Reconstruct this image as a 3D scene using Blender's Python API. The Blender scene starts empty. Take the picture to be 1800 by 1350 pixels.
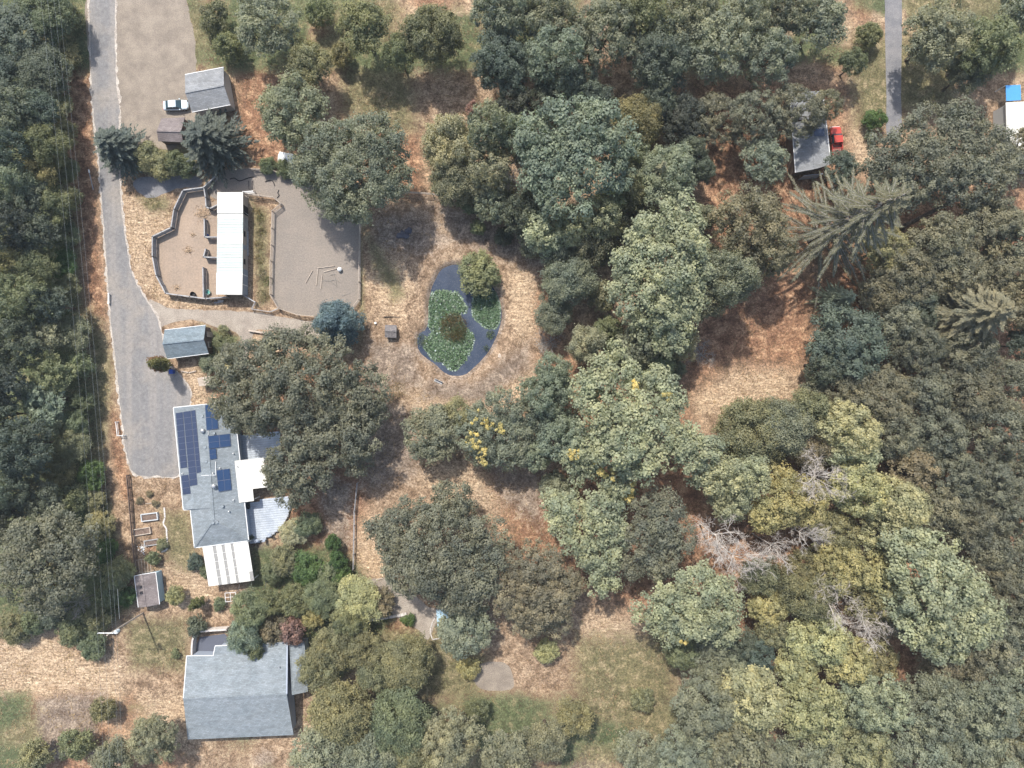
import bpy, bmesh, math, random
import numpy as np
from mathutils import Vector
from mathutils.geometry import tessellate_polygon

scene = bpy.context.scene
C = scene.collection
R = math.radians

# ------------------------------------------------------------------ camera, sky, sun, exposure
H = 120.0            # drone height in metres
S = 0.105            # metres on the ground per photograph pixel
cam = bpy.data.cameras.new('camera'); camo = bpy.data.objects.new('camera', cam); C.objects.link(camo)
camo.location = (0, 0, H); camo.rotation_euler = (0, 0, 0)
cam.sensor_width = 36.0; cam.lens = 36.0 * H / (1800 * S); cam.clip_start = 1.0; cam.clip_end = 3000.0
scene.camera = camo

SUN_EL = 54.0
SUN_DIR = (-0.36, 0.933)          # horizontal direction towards the sun
w = bpy.data.worlds.new('World'); scene.world = w; w.use_nodes = True
nt = w.node_tree; bg = nt.nodes['Background']
sky = nt.nodes.new('ShaderNodeTexSky'); sky.sky_type = 'NISHITA'; sky.sun_disc = False
sky.sun_elevation = R(SUN_EL); sky.sun_rotation = math.atan2(SUN_DIR[0], SUN_DIR[1])
sky.dust_density = 2.5; sky.air_density = 1.2
nt.links.new(sky.outputs[0], bg.inputs[0]); bg.inputs[1].default_value = 0.15
sl = bpy.data.lights.new('sun', 'SUN'); sl.energy = 3.85; sl.angle = R(1.3); sl.color = (1.0, 0.95, 0.88)
so = bpy.data.objects.new('sun', sl); C.objects.link(so)
dv = Vector((-SUN_DIR[0] * math.cos(R(SUN_EL)), -SUN_DIR[1] * math.cos(R(SUN_EL)), -math.sin(R(SUN_EL))))
so.rotation_euler = dv.to_track_quat('-Z', 'Y').to_euler(); so.location = (-60, 150, 200)
vs = scene.view_settings
vs.view_transform = 'Standard'; vs.look = 'None'; vs.gamma = 1.0; vs.use_curve_mapping = False
vs.exposure = 0.55
scene.cycles.max_bounces = 5; scene.cycles.diffuse_bounces = 2; scene.cycles.glossy_bounces = 2
scene.cycles.transparent_max_bounces = 8; scene.cycles.transmission_bounces = 3
scene.cycles.use_denoising = True
scene.cycles.use_adaptive_sampling = True; scene.cycles.adaptive_threshold = 0.025

rnd = random.Random(7)

# ------------------------------------------------------------------ coordinates and helpers
def G(px, py, z=0.0):
    k = S * (H - z) / H
    return ((px - 900) * k, (675 - py) * k)
def P3(px, py, z=0.0):
    x, y = G(px, py, z); return Vector((x, y, z))
def tag(o, label=None, cat=None, group=None, kind=None):
    if label: o['label'] = label
    if cat: o['category'] = cat
    if group: o['group'] = group
    if kind: o['kind'] = kind
    return o
def empty(name, loc, label, cat, group=None):
    o = bpy.data.objects.new(name, None); C.objects.link(o); o.location = loc
    o.empty_display_size = 0.5
    return tag(o, label, cat, group)

class MB:
    """collects shapes in world coordinates"""
    def __init__(s): s.v = []; s.f = []
    def add(s, vs, fs):
        n = len(s.v); s.v.extend([tuple(v) for v in vs]); s.f.extend([tuple(i + n for i in f) for f in fs]); return s
    def hexa(s, b, t):
        return s.add(list(b) + list(t), [(3, 2, 1, 0), (4, 5, 6, 7), (0, 1, 5, 4), (1, 2, 6, 5), (2, 3, 7, 6), (3, 0, 4, 7)])
    def box(s, c, size, rz=0.0):
        cx, cy, cz = c; hx, hy, hz = size[0] / 2, size[1] / 2, size[2] / 2
        ca, sa = math.cos(rz), math.sin(rz)
        pts = [(cx + x * ca - y * sa, cy + x * sa + y * ca) for x, y in ((-hx, -hy), (hx, -hy), (hx, hy), (-hx, hy))]
        return s.hexa([(x, y, cz - hz) for x, y in pts], [(x, y, cz + hz) for x, y in pts])
    def bar(s, a, b, wd, ht):
        """box-section bar between two points; wd sideways, ht up"""
        a = Vector(a); b = Vector(b); d = (b - a)
        if d.length < 1e-6: return s
        d.normalize(); up = Vector((0, 0, 1))
        if abs(d.z) > 0.95: up = Vector((1, 0, 0))
        sd = d.cross(up).normalized(); u = sd.cross(d).normalized()
        o = [sd * (-wd / 2) - u * (ht / 2), sd * (wd / 2) - u * (ht / 2), sd * (wd / 2) + u * (ht / 2), sd * (-wd / 2) + u * (ht / 2)]
        return s.hexa([a + q for q in o], [b + q for q in o])
    def tube(s, a, b, r0, r1=None, n=8):
        r1 = r0 if r1 is None else r1
        a = Vector(a); b = Vector(b); d = (b - a)
        if d.length < 1e-6: return s
        d.normalize(); up = Vector((0, 0, 1)) if abs(d.z) < 0.9 else Vector((1, 0, 0))
        p = d.cross(up).normalized(); q = d.cross(p)
        vs = []
        for c, r in ((a, r0), (b, r1)):
            for i in range(n):
                t = 2 * math.pi * i / n; vs.append(c + p * (r * math.cos(t)) + q * (r * math.sin(t)))
        fs = [(i, (i + 1) % n, n + (i + 1) % n, n + i) for i in range(n)]
        fs.append(tuple(range(n - 1, -1, -1))); fs.append(tuple(range(n, 2 * n)))
        return s.add(vs, fs)
    def lathe(s, c, prof, n=14):
        """prof: list of (radius, z)"""
        vs = []; fs = []
        for r, z in prof:
            for i in range(n):
                t = 2 * math.pi * i / n; vs.append((c[0] + r * math.cos(t), c[1] + r * math.sin(t), c[2] + z))
        for k in range(len(prof) - 1):
            for i in range(n):
                fs.append((k * n + i, k * n + (i + 1) % n, (k + 1) * n + (i + 1) % n, (k + 1) * n + i))
        fs.append(tuple(range(n - 1, -1, -1))); fs.append(tuple((len(prof) - 1) * n + i for i in range(n)))
        return s.add(vs, fs)
    def prism(s, poly, z0, z1):
        n = len(poly)
        tris = tessellate_polygon([[Vector((p[0], p[1], 0)) for p in poly]])
        vs = [(p[0], p[1], z0) for p in poly] + [(p[0], p[1], z1) for p in poly]
        area = sum(poly[i][0] * poly[(i + 1) % n][1] - poly[(i + 1) % n][0] * poly[i][1] for i in range(n))
        fs = []
        for t in tris:
            a, b, c = t
            cr = (poly[b][0] - poly[a][0]) * (poly[c][1] - poly[a][1]) - (poly[b][1] - poly[a][1]) * (poly[c][0] - poly[a][0])
            if cr < 0: a, b, c = a, c, b
            fs.append((a + n, b + n, c + n)); fs.append((c, b, a))
        for i in range(n):
            j = (i + 1) % n
            fs.append((i, j, j + n, i + n) if area > 0 else (j, i, i + n, j + n))
        return s.add(vs, fs)
    def slab(s, pts, th):
        """flat polygon (3 or 4 points, any plane) with thickness th downwards"""
        n = len(pts); pts = [Vector(p) for p in pts]
        vs = pts + [p - Vector((0, 0, th)) for p in pts]
        fs = [tuple(range(n)), tuple(range(2 * n - 1, n - 1, -1))] + [(i + n, (i + 1) % n + n, (i + 1) % n, i) for i in range(n)]
        return s.add(vs, fs)
    def build(s, name, mat, parent=None, smooth=False):
        off = parent.matrix_basis.translation if parent is not None else Vector((0, 0, 0))
        if parent is not None and parent.parent is not None:
            off = off + parent.parent.matrix_basis.translation
        me = bpy.data.meshes.new(name)
        me.from_pydata([(v[0] - off[0], v[1] - off[1], v[2] - off[2]) for v in s.v], [], s.f)
        me.validate(); me.update()
        bm = bmesh.new(); bm.from_mesh(me); bmesh.ops.recalc_face_normals(bm, faces=bm.faces); bm.to_mesh(me); bm.free()
        if smooth:
            for p in me.polygons: p.use_smooth = True
        me.materials.append(mat)
        o = bpy.data.objects.new(name, me); C.objects.link(o)
        if parent is not None: o.parent = parent
        return o

# ------------------------------------------------------------------ materials
MATS = {}
def newmat(name):
    m = bpy.data.materials.new(name); m.use_nodes = True
    t = m.node_tree; b = t.nodes['Principled BSDF']
    MATS[name] = m
    return m, t, b
def ramp(t, src, stops):
    r = t.nodes.new('ShaderNodeValToRGB'); e = r.color_ramp.elements
    while len(e) < len(stops): e.new(0.5)
    for i, (p, c) in enumerate(stops):
        e[i].position = p; e[i].color = (c[0], c[1], c[2], 1)
    t.links.new(src, r.inputs[0]); return r.outputs[0]
def noise(t, scale, detail=4, rough=0.6, coord=None, dist=0.0):
    n = t.nodes.new('ShaderNodeTexNoise'); n.inputs['Scale'].default_value = scale
    n.inputs['Detail'].default_value = detail; n.inputs['Roughness'].default_value = rough
    n.inputs['Distortion'].default_value = dist
    if coord is not None: t.links.new(coord, n.inputs['Vector'])
    return n.outputs['Fac']
def pos(t, sc=None, rz=0.0):
    g = t.nodes.new('ShaderNodeNewGeometry')
    if sc is None: return g.outputs['Position']
    m = t.nodes.new('ShaderNodeMapping'); m.inputs['Scale'].default_value = sc; m.inputs['Rotation'].default_value = (0, 0, rz)
    t.links.new(g.outputs['Position'], m.inputs['Vector']); return m.outputs[0]
def mix(t, fac, a, b, mode='MIX'):
    m = t.nodes.new('ShaderNodeMix'); m.data_type = 'RGBA'; m.blend_type = mode
    for sock, val in ((m.inputs[0], fac), (m.inputs[6], a), (m.inputs[7], b)):
        if hasattr(val, 'is_linked') or hasattr(val, 'links'): t.links.new(val, sock)
        elif isinstance(val, (int, float)): sock.default_value = val
        else: sock.default_value = (val[0], val[1], val[2], 1)
    return m.outputs[2]
def math_(t, op, a, b=None, clamp=False):
    m = t.nodes.new('ShaderNodeMath'); m.operation = op; m.use_clamp = clamp
    for i, val in enumerate((a, b)):
        if val is None: continue
        if hasattr(val, 'links'): t.links.new(val, m.inputs[i])
        else: m.inputs[i].default_value = val
    return m.outputs[0]
def bump(t, b, h, strength=0.3, dist=0.1):
    n = t.nodes.new('ShaderNodeBump'); n.inputs['Strength'].default_value = strength; n.inputs['Distance'].default_value = dist
    t.links.new(h, n.inputs['Height']); t.links.new(n.outputs[0], b.inputs['Normal'])

def speckled(name, c0, c1, scale=3.0, rough=0.9, fine=25.0, var=0.25, bmp=0.2):
    """two-tone surface with coarse blotches and fine grain"""
    m, t, b = newmat(name)
    p = pos(t)
    n1 = noise(t, scale, 5, 0.65, p); n2 = noise(t, fine, 3, 0.7, p)
    base = ramp(t, n1, [(0.38, c0), (0.62, c1)])
    g = ramp(t, n2, [(0.36, (1 - var,) * 3), (0.64, (1 + var,) * 3)])
    col = mix(t, 1.0, base, g, 'MULTIPLY')
    t.links.new(col, b.inputs['Base Color']); b.inputs['Roughness'].default_value = rough
    b.inputs['Specular IOR Level'].default_value = 0.2
    if bmp: bump(t, b, n2, bmp, 0.05)
    return m
def plain(name, c, rough=0.6, spec=0.3, metal=0.0, var=0.1, scale=2.0):
    m, t, b = newmat(name)
    n = noise(t, scale, 4, 0.6, pos(t))
    col = mix(t, n, [x * (1 - var) for x in c], [x * (1 + var) for x in c])
    t.links.new(col, b.inputs['Base Color']); b.inputs['Roughness'].default_value = rough
    b.inputs['Specular IOR Level'].default_value = spec; b.inputs['Metallic'].default_value = metal
    return m

# asphalt and gravel: bands of wheel wear along the lane plus pale dust patches
def road_mat():
    m, t, b = newmat('worn_asphalt')
    p = pos(t)
    n0 = noise(t, 0.12, 4, 0.6, p); n1 = noise(t, 0.7, 5, 0.7, p); n2 = noise(t, 9.0, 3, 0.75, p)
    st = noise(t, 0.55, 3, 0.6, pos(t, (1.0, 0.03, 1.0), R(4)))
    cr_ = t.nodes.new('ShaderNodeTexVoronoi'); cr_.feature = 'DISTANCE_TO_EDGE'; cr_.inputs['Scale'].default_value = 0.12
    dn = t.nodes.new('ShaderNodeVectorMath'); dn.operation = 'ADD'; wn = t.nodes.new('ShaderNodeTexNoise'); wn.inputs['Scale'].default_value = 0.35; t.links.new(p, wn.inputs['Vector'])
    t.links.new(p, dn.inputs[0]); ws = t.nodes.new('ShaderNodeVectorMath'); ws.operation = 'SCALE'; ws.inputs['Scale'].default_value = 4.0; t.links.new(wn.outputs['Color'], ws.inputs[0]); t.links.new(ws.outputs[0], dn.inputs[1]); t.links.new(dn.outputs[0], cr_.inputs['Vector'])
    c = ramp(t, n1, [(0.3, (0.166, 0.163, 0.164)), (0.7, (0.232, 0.225, 0.218))])
    c = mix(t, ramp(t, st, [(0.46, (0, 0, 0)), (0.62, (0.9, 0.9, 0.9))]), c, (0.255, 0.238, 0.222))
    c = mix(t, ramp(t, n0, [(0.50, (0, 0, 0)), (0.66, (0.85, 0.85, 0.85))]), c, (0.275, 0.248, 0.218))
    c = mix(t, ramp(t, cr_.outputs['Distance'], [(0.0, (0.22, 0.22, 0.22)), (0.025, (0, 0, 0))]), c, (0.10, 0.10, 0.10))
    c = mix(t, 1.0, c, ramp(t, n2, [(0.25, (0.65,) * 3), (0.75, (1.35,) * 3)]), 'MULTIPLY')
    c = mix(t, 1.0, c, ramp(t, noise(t, 1.8, 4, 0.7, p), [(0.3, (0.82,) * 3), (0.7, (1.16,) * 3)]), 'MULTIPLY')
    t.links.new(c, b.inputs['Base Color']); b.inputs['Roughness'].default_value = 0.9; b.inputs['Specular IOR Level'].default_value = 0.2
    bump(t, b, n2, 0.25, 0.05)
    return m
M_road = road_mat()
M_gravel = speckled('pale_gravel', (0.204, 0.172, 0.140), (0.281, 0.238, 0.190), 0.35, 0.95, 6.0, 0.22)
M_drive = speckled('dusty_drive', (0.271, 0.232, 0.194), (0.340, 0.298, 0.248), 0.5, 0.95, 5.0, 0.22)
M_arena = speckled('grey_arena_sand', (0.221, 0.194, 0.167), (0.259, 0.222, 0.187), 0.18, 0.95, 4.0, 0.16, 0.35)
M_paddock = speckled('paddock_dirt', (0.284, 0.224, 0.173), (0.339, 0.261, 0.197), 0.22, 0.95, 3.0, 0.13, 0.3)
M_coolgrey = speckled('grey_pad', (0.160, 0.160, 0.168), (0.221, 0.214, 0.214), 0.5, 0.95, 6.0, 0.2)  # blotched cool grey shared by the yard pad and the upper right path
M_concrete = speckled('pale_concrete', (0.42, 0.40, 0.37), (0.52, 0.49, 0.45), 0.7, 0.85, 8.0, 0.1)

def ground_mat():
    m, t, b = newmat('dry_ground')
    p = pos(t)
    at = t.nodes.new('ShaderNodeVertexColor'); at.layer_name = 'zone'
    sp = t.nodes.new('ShaderNodeSeparateColor'); t.links.new(at.outputs[0], sp.inputs[0])
    at2 = t.nodes.new('ShaderNodeVertexColor'); at2.layer_name = 'zone2'
    sp2 = t.nodes.new('ShaderNodeSeparateColor'); t.links.new(at2.outputs[0], sp2.inputs[0])
    n0 = noise(t, 0.10, 5, 0.65, p); n1 = noise(t, 0.55, 6, 0.72, p, 0.4); n2 = noise(t, 2.4, 4, 0.75, p); n3 = noise(t, 4.5, 3, 0.8, p)
    stre = noise(t, 1.6, 4, 0.7, pos(t, (0.35, 1.6, 1.0), R(35)), 1.2)
    dry = ramp(t, n1, [(0.36, (0.15, 0.103, 0.068)), (0.5, (0.272, 0.193, 0.128)), (0.64, (0.425, 0.318, 0.215))])
    green = ramp(t, n1, [(0.36, (0.095, 0.094, 0.05)), (0.52, (0.17, 0.15, 0.083)), (0.66, (0.30, 0.242, 0.148))])
    red = ramp(t, n1, [(0.36, (0.125, 0.068, 0.044)), (0.5, (0.245, 0.142, 0.088)), (0.64, (0.43, 0.278, 0.172))])
    straw = ramp(t, stre, [(0.34, (0.245, 0.172, 0.112)), (0.5, (0.385, 0.285, 0.19)), (0.66, (0.56, 0.438, 0.30))])
    grey = ramp(t, n1, [(0.36, (0.13, 0.101, 0.08)), (0.52, (0.23, 0.182, 0.142)), (0.66, (0.35, 0.282, 0.215))])
    lush = ramp(t, n1, [(0.36, (0.055, 0.075, 0.036)), (0.52, (0.11, 0.125, 0.065)), (0.66, (0.20, 0.175, 0.10))])
    def edge(ch):   # break zone borders up with noise
        a = math_(t, 'ADD', ch, math_(t, 'MULTIPLY', math_(t, 'SUBTRACT', n1, 0.5), 1.5))
        a = math_(t, 'ADD', a, math_(t, 'MULTIPLY', math_(t, 'SUBTRACT', n2, 0.5), 1.0))
        a = math_(t, 'MULTIPLY', a, math_(t, 'GREATER_THAN', ch, 0.004))
        r = t.nodes.new('ShaderNodeMapRange'); r.interpolation_type = 'SMOOTHSTEP'
        r.inputs[1].default_value = 0.22; r.inputs[2].default_value = 0.88; t.links.new(a, r.inputs[0])
        return r.outputs[0]
    c = mix(t, edge(sp.outputs[1]), dry, straw)
    c = mix(t, edge(sp.outputs[2]), c, red)
    c = mix(t, edge(sp2.outputs[0]), c, grey)
    c = mix(t, edge(sp.outputs[0]), c, green)
    c = mix(t, edge(sp2.outputs[1]), c, lush)
    c = mix(t, 1.0, c, ramp(t, n2, [(0.36, (0.58,) * 3), (0.64, (1.38,) * 3)]), 'MULTIPLY')
    c = mix(t, 1.0, c, ramp(t, n3, [(0.36, (0.66,) * 3), (0.64, (1.34,) * 3)]), 'MULTIPLY')
    c = mix(t, 1.0, c, ramp(t, n0, [(0.3, (0.86, 0.86, 0.88)), (0.7, (1.1, 1.08, 1.05))]), 'MULTIPLY')
    t.links.new(c, b.inputs['Base Color']); b.inputs['Roughness'].default_value = 1.0; b.inputs['Specular IOR Level'].default_value = 0.05
    hh = math_(t, 'ADD', n2, math_(t, 'MULTIPLY', n3, 0.5))
    bump(t, b, hh, 0.55, 0.12)
    return m
M_ground = ground_mat()

def leaf_mat(name, trans=0.36, sat=0.35):
    """colour comes from the object (Object Info), each leaf a little different"""
    m = bpy.data.materials.new(name); m.use_nodes = True; t = m.node_tree; t.nodes.clear(); MATS[name] = m
    out = t.nodes.new('ShaderNodeOutputMaterial'); oi = t.nodes.new('ShaderNodeObjectInfo')
    at = t.nodes.new('ShaderNodeAttribute'); at.attribute_name = 'leafv'
    n = noise(t, 0.28, 3, 0.6, pos(t))
    v = ramp(t, at.outputs['Fac'], [(0.0, (0.66, 0.69, 0.70)), (0.5, (1.0, 1.0, 0.97)), (1.0, (1.36, 1.32, 1.2))])
    c = mix(t, 1.0, oi.outputs['Color'], v, 'MULTIPLY')
    c = mix(t, 1.0, c, ramp(t, n, [(0.3, (0.82, 0.88, 0.92)), (0.7, (1.2, 1.13, 1.0))]), 'MULTIPLY')
    d = t.nodes.new('ShaderNodeBsdfDiffuse'); t.links.new(c, d.inputs[0]); d.inputs[1].default_value = 0.0
    tr = t.nodes.new('ShaderNodeBsdfTranslucent'); t.links.new(mix(t, 1.0, c, (1.15, 1.2, 0.7), 'MULTIPLY'), tr.inputs[0])
    ms = t.nodes.new('ShaderNodeMixShader'); ms.inputs[0].default_value = trans
    t.links.new(d.outputs[0], ms.inputs[1]); t.links.new(tr.outputs[0], ms.inputs[2])
    gl = t.nodes.new('ShaderNodeBsdfGlossy'); gl.inputs[0].default_value = (1, 1, 1, 1); gl.inputs[1].default_value = 0.6
    ms2 = t.nodes.new('ShaderNodeMixShader'); ms2.inputs[0].default_value = 0.02
    t.links.new(ms.outputs[0], ms2.inputs[1]); t.links.new(gl.outputs[0], ms2.inputs[2])
    t.links.new(ms2.outputs[0], out.inputs[0]); return m
M_leaf = leaf_mat('leaf_green')
M_needle = leaf_mat('needle_green', 0.12)
M_bark = speckled('bark_brown', (0.075, 0.058, 0.045), (0.14, 0.11, 0.085), 2.0, 0.95, 9.0, 0.3)
M_palebark = speckled('bleached_wood', (0.44, 0.40, 0.36), (0.60, 0.55, 0.50), 1.5, 0.9, 9.0, 0.2)
M_twig = speckled('grey_twig', (0.20, 0.185, 0.165), (0.31, 0.29, 0.26), 1.5, 0.9, 9.0, 0.2)

# ------------------------------------------------------------------ polygon tools
def catmull(pts, step=6.0, closed=True):
    pts = [np.array(p, float) for p in pts]; n = len(pts); out = []
    rng = range(n) if closed else range(n - 1)
    for i in rng:
        p0 = pts[(i - 1) % n] if closed or i > 0 else pts[i]
        p1 = pts[i]; p2 = pts[(i + 1) % n]
        p3 = pts[(i + 2) % n] if closed or i + 2 < n else p2
        k = max(1, int(np.linalg.norm(p2 - p1) / step))
        for j in range(k):
            u = j / k
            out.append(0.5 * ((2 * p1) + (-p0 + p2) * u + (2 * p0 - 5 * p1 + 4 * p2 - p3) * u * u + (-p0 + 3 * p1 - 3 * p2 + p3) * u ** 3))
    if not closed: out.append(pts[-1])
    return out
def linear(pts, step=6.0):
    out = []; n = len(pts)
    for i in range(n):
        a = np.array(pts[i], float); b = np.array(pts[(i + 1) % n], float)
        k = max(1, int(np.linalg.norm(b - a) / step))
        for j in range(k): out.append(a + (b - a) * j / k)
    return out
def jitter(poly, amt, seed):
    r = np.random.default_rng(seed); n = len(poly)
    a = r.normal(size=n); a = 0.5 * a + 0.5 * np.roll(a, 1)
    b = r.normal(size=n); b = 0.5 * b + 0.5 * np.roll(b, 1)
    return [p + np.array([a[i], b[i]]) * amt for i, p in enumerate(poly)]
def inside(poly, X, Y):
    poly = np.array(poly); res = np.zeros(X.shape, bool); n = len(poly); j = n - 1
    for i in range(n):
        xi, yi = poly[i]; xj, yj = poly[j]
        if yi != yj:
            c = ((yi > Y) != (yj > Y)) & (X < (xj - xi) * (Y - yi) / (yj - yi) + xi)
            res ^= c
        j = i
    return res
def sdist(poly, X, Y):
    """signed distance, negative inside"""
    poly = np.array(poly); n = len(poly); d = np.full(X.shape, 1e18)
    for i in range(n):
        a = poly[i]; b = poly[(i + 1) % n]; ab = b - a; L = max(1e-9, ab.dot(ab))
        t_ = np.clip(((X - a[0]) * ab[0] + (Y - a[1]) * ab[1]) / L, 0, 1)
        d = np.minimum(d, (X - a[0] - t_ * ab[0]) ** 2 + (Y - a[1] - t_ * ab[1]) ** 2)
    d = np.sqrt(d); return np.where(inside(poly, X, Y), -d, d)
def wpoly(pts): return [G(p[0], p[1]) for p in pts]

SHEETS = []      # pixel polygons the ground must stay flat under
def sheet(name, pts, mat, z, smooth=True, jit=0.8, seed=1, step=5.0, register=True, label=None):
    pp = catmull(pts, step) if smooth else linear(pts, step)
    pp = jitter(pp, jit, seed)
    if register: SHEETS.append(pts)
    w_ = wpoly(pp)
    tris = tessellate_polygon([[Vector((p[0], p[1], 0)) for p in w_]])
    me = bpy.data.meshes.new(name); fs = []
    for a, b, c in tris:
        cr = (w_[b][0] - w_[a][0]) * (w_[c][1] - w_[a][1]) - (w_[b][1] - w_[a][1]) * (w_[c][0] - w_[a][0])
        fs.append((a, b, c) if cr > 0 else (a, c, b))
    me.from_pydata([(p[0], p[1], z) for p in w_], [], fs); me.materials.append(mat)
    o = bpy.data.objects.new(name, me); C.objects.link(o); o['kind'] = 'structure'
    return o

# ------------------------------------------------------------------ the setting: roads, yards, pond, ground
sheet('gravel_yard', [(160, -40), (162, 168), (168, 250), (205, 262), (260, 255), (300, 262), (345, 225), (345, 165), (340, 60), (300, -40)], M_gravel, 0.010, jit=1.2, seed=3)
sheet('driveway', [(262, 528), (300, 541), (360, 545), (440, 548), (490, 556), (560, 566), (600, 575), (596, 592), (540, 590), (470, 580), (446, 585), (434, 630), (422, 632), (421, 590), (372, 572), (330, 562), (285, 575), (268, 600), (250, 560)], M_drive, 0.016, jit=1.0, seed=4)
road_pts = [(160, -60), (161, 120), (165, 200), (172, 262), (178, 330), (184, 410), (190, 500), (197, 580), (206, 660), (215, 740), (223, 800), (240, 834), (280, 837), (316, 832), (318, 760), (332, 718), (334, 690), (312, 655), (296, 640), (286, 600), (277, 560), (262, 535), (247, 512), (232, 480), (222, 430), (214, 370), (210, 310), (207, 262), (210, 200), (203, 120), (198, -60)]
def widen(pts, d):
    c = [np.array(p, float) for p in pts]; n = len(c); ar = sum(c[i][0] * c[(i + 1) % n][1] - c[(i + 1) % n][0] * c[i][1] for i in range(n)); out = []
    for i in range(n):
        t_ = c[(i + 1) % n] - c[i - 1]; t_ /= np.linalg.norm(t_); nn = np.array([t_[1], -t_[0]]) * (1 if ar > 0 else -1); out.append(tuple(c[i] + nn * d))
    return out
sheet('road_shoulder', widen(road_pts, 3.2), speckled('pale_roadside_gravel', (0.33, 0.29, 0.25), (0.50, 0.45, 0.39), 0.8, 0.95, 5.0, 0.3), 0.020, jit=1.6, seed=12, step=3.0)
sheet('road', road_pts, M_road, 0.024, jit=0.9, seed=5)
sheet('grey_pad', [(236, 316), (262, 312), (320, 309), (352, 313), (352, 328), (315, 331), (290, 340), (262, 348), (240, 336)], M_coolgrey, 0.012, jit=1.2, seed=6)
arena_pts = [(362, 328), (378, 306), (395, 298), (440, 296), (500, 304), (540, 316), (600, 348), (622, 368), (634, 386), (634, 527), (617, 548), (590, 556), (551, 556), (524, 553), (489, 542), (477, 516), (478, 374), (497, 363), (480, 347), (440, 341), (437, 352), (384, 352), (370, 345)]
sheet('riding_arena', arena_pts, M_arena, 0.014, smooth=False, jit=0.35, seed=7)
paddock_pts = [(322, 335), (362, 331), (372, 356), (384, 350), (384, 524), (337, 524), (293, 515), (279, 490), (270, 452), (269, 418), (304, 400), (308, 370)]
sheet('paddock', paddock_pts, M_paddock, 0.014, smooth=False, jit=0.3, seed=8)
sheet('concrete_path', [(1557, -40), (1558, 168), (1560, 240), (1584, 238), (1584, 168), (1583, -40)], M_coolgrey, 0.012, jit=0.3, seed=9)
sheet('garden_path', [(652, 1020), (700, 1022), (748, 1062), (770, 1075), (765, 1100), (750, 1124), (736, 1108), (716, 1094), (690, 1078), (660, 1050)], M_drive, 0.012, jit=1.0, seed=10)
sheet('stone_terrace', [(840, 1170), (862, 1163), (885, 1165), (898, 1178), (900, 1210), (850, 1212), (830, 1190)], M_gravel, 0.012, jit=0.6, seed=11)

sheet('courtyard', [(345, 1150), (346, 1132), (352, 1120), (395, 1114), (412, 1134), (378, 1142), (374, 1152)], plain('shaded_paving', (0.10, 0.11, 0.14), 0.8), 0.012, smooth=False, jit=0.1)  # paving with the courtyard wall's shade put into its colour
pond_px = [(620 + x / 3.5526, 340 + y / 3.5526) for x, y in [(620, 437), (690, 440), (770, 478), (850, 545), (905, 620), (932, 700), (936, 800), (895, 915), (842, 1010), (745, 1108), (700, 1144), (620, 1148), (562, 1122), (500, 1062), (432, 1012), (402, 960), (402, 880), (452, 850), (468, 780), (466, 690), (480, 600), (508, 535), (545, 472)]]

# zones of the ground (pixel polygons, blend width in px)
Z_green = [([(600, 100), (720, 100), (735, 230), (690, 240), (640, 215), (600, 200)], 25), ([(138, 520), (175, 560), (200, 640), (188, 800), (160, 850), (150, 760), (150, 620)], 16),
           ([(285, 895), (335, 900), (345, 970), (330, 1010), (290, 985)], 18), ([(660, 1100), (760, 1105), (860, 1150), (840, 1230), (640, 1230)], 18),
           ([(1010, 1115), (1190, 1110), (1200, 1350), (1000, 1350)], 30), ([(1490, 60), (1690, 60), (1680, 200), (1600, 200), (1500, 225)], 25), ([(240, 345), (295, 345), (300, 370), (265, 378)], 10),
           ([(440, 350), (472, 370), (474, 530), (455, 540), (444, 440)], 10), ([(635, 400), (642, 560), (632, 620), (630, 400)], 5), ([(220, 1090), (330, 1085), (330, 1181), (230, 1175)], 16),
           ([(640, 400), (700, 480), (715, 520), (690, 530), (655, 470)], 12)]
Z_straw = [([(-80, 1118), (60, 1098), (110, 1132), (170, 1160), (225, 1148), (225, 1400), (-80, 1400)], 14), ([(650, 430), (700, 450), (730, 500), (715, 570), (670, 560), (650, 500)], 25),
           ([(895, 470), (955, 480), (965, 560), (920, 600), (890, 560)], 18), ([(1290, 650), (1390, 640), (1400, 705), (1330, 720), (1240, 730), (1225, 760), (1215, 700)], 18),
           ([(215, 340), (240, 350), (300, 360), (300, 398), (264, 415), (264, 470), (290, 520), (390, 532), (390, 545), (290, 540), (240, 500), (222, 430)], 8),
           ([(760, 380), (820, 385), (800, 420), (770, 420)], 14), ([(710, 820), (800, 815), (940, 860), (965, 950), (930, 960), (850, 900), (740, 850)], 20), ([(625, 880), (680, 960), (690, 1030), (625, 1030)], 14),
           ([(300, 960), (345, 990), (390, 1060), (310, 1075), (290, 1010)], 16), ([(1040, 1080), (1100, 1080), (1190, 1160), (1060, 1160), (1000, 1100)], 20), ([(435, 590), (490, 590), (490, 625), (440, 630)], 7),
           ([(322, 640), (360, 650), (366, 705), (335, 716), (336, 680)], 6), ([(1490, 210), (1530, 230), (1540, 300), (1490, 290)], 14), ([(730, 680), (860, 690), (930, 640), (960, 600), (940, 700), (830, 730), (700, 730)], 22)]
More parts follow.
